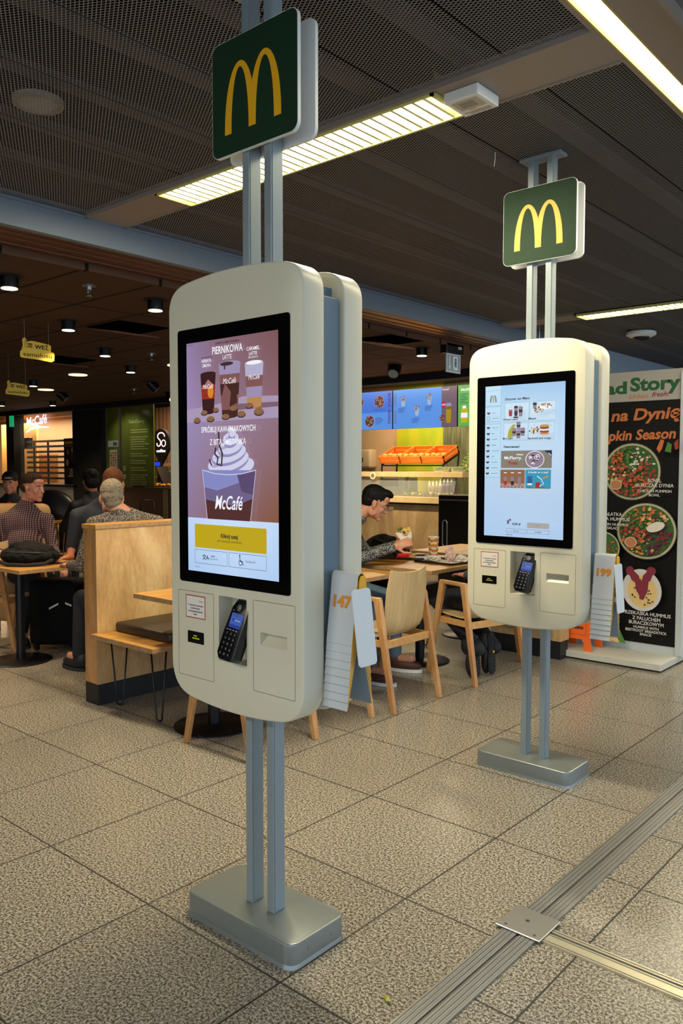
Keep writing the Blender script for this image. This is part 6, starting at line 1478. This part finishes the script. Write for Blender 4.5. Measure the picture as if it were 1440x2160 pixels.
prism(bm, [(-.075, .055), (-.02, -.02), (.03, -.03), (.05, .02), (.045, .075), (.03, .05)], lambda a, b: bur+V((.754, .657, 0))*a+V((-.657, .754, 0))*.018+V((0, 0, b+.02)), lambda a, b: bur+V((.754, .657, 0))*a-V((-.657, .754, 0))*.02+V((0, 0, b+.02))); bmesh.ops.bevel(bm, geom=bm.edges[:], offset=.006, segments=2, affect='EDGES'); obj('paper', bm, PAPER, w_)
bm = bmesh.new(); ell(bm, bur+V((.0, .0, .075)), (.032, .03, .035)); ell(bm, bur+V((.02, .015, .085)), (.02, .02, .035)); obj('flatbread', bm, mat('flatbread', 'd0a860', .7), w_, smooth=True)
bm = bmesh.new()
for i in range(14): ell(bm, bur+V((random.uniform(-.04, .03), random.uniform(-.03, .02), .07+random.uniform(-.01, .035))), (.014, .012, .008), Matrix.Rotation(random.random()*3, 3, 'X'), 8, 6)
obj('salad', bm, mat('lettuce', '4a6a24', .6), w_)

# 2 companion in grey on the second armchair, seen from behind and mostly hidden by the farther kiosk
pv2 = V((-2.93, 4.92, .57)); ch2 = V((-2.86, 4.98, 1.0)); a2 = PI-.3; l2, f2 = V((-math.sin(a2), math.cos(a2), 0)), unit(a2)
person('person', 'person in grey seated on a chair, mostly hidden behind the farther kiosk', V((-2.84, 5.03, 1.26)), a2, .1, ch2, a2, pv2,
    ((ch2+l2*.22-V((0, 0, .25)), V((-3.06, 4.86, .70)), f2, (0, 0, 1), .4), (ch2-l2*.21-V((0, 0, .24)), V((-3.02, 5.15, .72)), f2, (0, 0, 1), .4)),
    ((V((-3.36, 4.92, .50)), V((-2.93, 4.78, .22)), (-.18, -.05, -1), (-1, .0, .15)), (V((-3.36, 5.12, .50)), V((-2.93, 5.0, .20)), (-.2, 0, -1), (-1, 0, .15))), SK2, H_BRN, S_GRY, JDRK, SHK, 'short', shoes=False, vox=.009)
for i, (x, y) in enumerate(((-2.93, 4.775), (-2.90, 4.93))):
    r_ = thing('hiking_shoe', ('near', 'far')[i]+' black hiking shoe standing on its toes, ribbed sole facing the camera', 'shoe', (x, y, 0), 0, 'hiking shoes')
    sd = V((-.2, 1, 0)).normalized(); nn = V((1, .2, .12)).normalized()
    O = [(.0, .0), (.035, .004), (.047, .04), (.050, .09), (.040, .15), (.038, .20), (.040, .25), (.025, .285), (-.02, .29), (-.038, .26), (-.034, .20), (-.038, .14), (-.052, .09), (-.046, .03), (-.03, .004)]
    f0 = lambda a, b: V((x, y, .012))+sd*a+V((-.05*b, 0, b)); 
    bm = bmesh.new(); prism(bm, O, lambda a, b: f0(a, b)+nn*.02, lambda a, b: f0(a, b)); obj('sole', bm, mat('sole_rubber', '23262c', .8), r_)
    bm = bmesh.new()
    for k in range(11):
        for s in (-1, 1): c = f0(s*.023, .02+.024*k)+nn*.022; cap(bm, c-sd*.014+V((0, 0, .006*s)), .004, c+sd*.014, .004, 6)
    obj('tread', bm, mat('tread', '0e1014', .8), r_)
    bm = bmesh.new(); ell(bm, f0(0, .155)+nn*.025, (.004, .014, .008)); obj('sole_badge', bm, YEL, r_)
    bm = bmesh.new(); ell(bm, f0(0, .10)-nn*.03, (.035, .045, .10)); ell(bm, f0(0, .22)-nn*.045, (.055, .042, .07)); obj('upper', bm, SHK, r_, smooth=True)
    for q in range(1): pass

# 3 checked shirt man
a3 = .30; hd3 = V((-6.59, 3.51, 1.28)); ch3 = V((-6.65, 3.45, 1.02)); pv3 = V((-6.68, 3.45, .57)); c3 = -.45; l3, f3 = V((-math.sin(c3), math.cos(c3), 0)), unit(c3)
person('person', 'man with cropped hair in a dark checked shirt looking right', hd3, .42, .02, ch3, c3, pv3,
    ((ch3+l3*.235+f3*.05-V((0, 0, .27)), V((-6.17, 3.52, .655)), (.8, -.2, -.5), (.4, 0, .8), .6), (ch3-l3*.24+f3*.02-V((0, 0, .28)), V((-6.42, 3.14, .76)), (.7, .6, 0), (0, 0, 1), .4)),
    ((V((-6.26, 3.60, .55)), V((-6.32, 3.66, .09)), (1, .3, 0)), (V((-6.26, 3.30, .55)), V((-6.32, 3.24, .09)), (1, -.3, 0))), SK2, H_BRN, S_CHK, JDRK, SHK, 'crop', vox=.0065, width=.205, belly=.14)
# 4 grey haired man in patterned sweater
a4 = 2.7; person('person', 'grey haired man in a patterned knitted sweater seen from behind the booth wall', V((-4.885, 3.18, 1.25)), a4, .2, V((-4.81, 3.24, 1.085)), 2.6, V((-4.76, 3.26, .56)),
    ((V((-5.02, 3.02, .78)), V((-5.24, 3.06, .76)), (-1, .2, 0), (0, 0, 1), .5), (V((-4.85, 3.52, .78)), V((-5.10, 3.56, .76)), (-1, 0, 0), (0, 0, 1), .5)),
    ((V((-5.18, 3.12, .52)), V((-5.2, 3.1, .09)), (-1, 0, 0)), (V((-5.15, 3.42, .52)), V((-5.18, 3.42, .09)), (-1, .2, 0))), SK1, H_GRY, S_KNIT, JDRK, SHK, 'short', width=.215, belly=.15)
# 5 dark t-shirt man
person('person', 'man in a dark navy t-shirt with chestnut hair, just beyond the grey haired man', V((-5.50, 3.60, 1.325)), 2.3, .3, V((-5.60, 3.56, 1.10)), 2.4, V((-5.62, 3.66, .58)),
    ((V((-5.82, 3.42, .82)), V((-5.72, 3.34, .76)), (.2, -1, 0), (0, 0, 1), .5), (V((-5.48, 3.86, .82)), V((-5.72, 3.95, .76)), (-1, 0, 0), (0, 0, 1), .5)),
    ((V((-5.95, 3.75, .5)), V((-5.95, 3.75, .09)), (-1, 0, 0)), (V((-5.85, 3.98, .5)), V((-5.85, 3.98, .09)), (-1, 0, 0))), SK3, H_GIN, S_NAVY, JDRK, SHK, 'short', sleeves='short', width=.2, vox=.009)
# 6 black jacket
person('person', 'dark haired person in a black jacket seated beyond the dark t-shirt man', V((-8.05, 4.97, 1.31)), 2.9, .1, V((-8.0, 4.98, 1.05)), 2.7, V((-7.85, 4.95, .55)),
    ((V((-8.25, 4.75, .78)), V((-8.45, 4.85, .76)), (-1, .2, 0), (0, 0, 1), .5), (V((-8.05, 5.28, .78)), V((-8.3, 5.3, .76)), (-1, 0, 0), (0, 0, 1), .5)),
    ((V((-8.25, 4.9, .5)), V((-8.25, 4.85, .09)), (-1, 0, 0)), (V((-8.2, 5.1, .5)), V((-8.2, 5.15, .09)), (-1, 0, 0))), SK3, H_BLK, S_BLK, JDRK, SHK, 'bun', width=.215, belly=.15, vox=.01)
# 7 cap man
r7, M7, c7, s7, f7 = person('person', 'man in a dark cap, black jacket and red shirt at the left photo edge', V((-8.68, 4.36, 1.285)), -.75, .15, V((-8.74, 4.40, 1.03)), -.8, V((-8.8, 4.45, .55)),
    ((V((-8.45, 4.62, .78)), V((-8.30, 4.40, .76)), (.7, -.7, 0), (0, 0, 1), .5), (V((-8.85, 4.12, .78)), V((-8.6, 4.0, .76)), (.7, -.7, 0), (0, 0, 1), .5)),
    ((V((-8.45, 4.25, .5)), V((-8.4, 4.2, .09)), (.7, -.7, 0)), (V((-8.55, 4.1, .5)), V((-8.5, 4.0, .09)), (.7, -.7, 0))), SK2, H_BLK, S_BLK, JDRK, SHK, 'short', width=.22, belly=.15, vox=.01)
bm = bmesh.new(); ell(bm, M7 @ V((-.015, 0, .062)), (.104, .086, .075), M7.to_3x3(), 20, 12); ell(bm, M7 @ V((.10, 0, .058)), (.065, .065, .008), M7.to_3x3(), 18, 8); tag(obj('cap', bm, mat('cap_black', '131417', .8), None, smooth=True), 'dark baseball cap worn by the man at the left photo edge', 'cap')
bm = bmesh.new(); ell(bm, c7+f7*.09-V((0, 0, .08)), (.035, .06, .13), Matrix.Rotation(-.8, 3, 'Z'), 16, 10); obj('undershirt', bm, RED, r7, smooth=True)
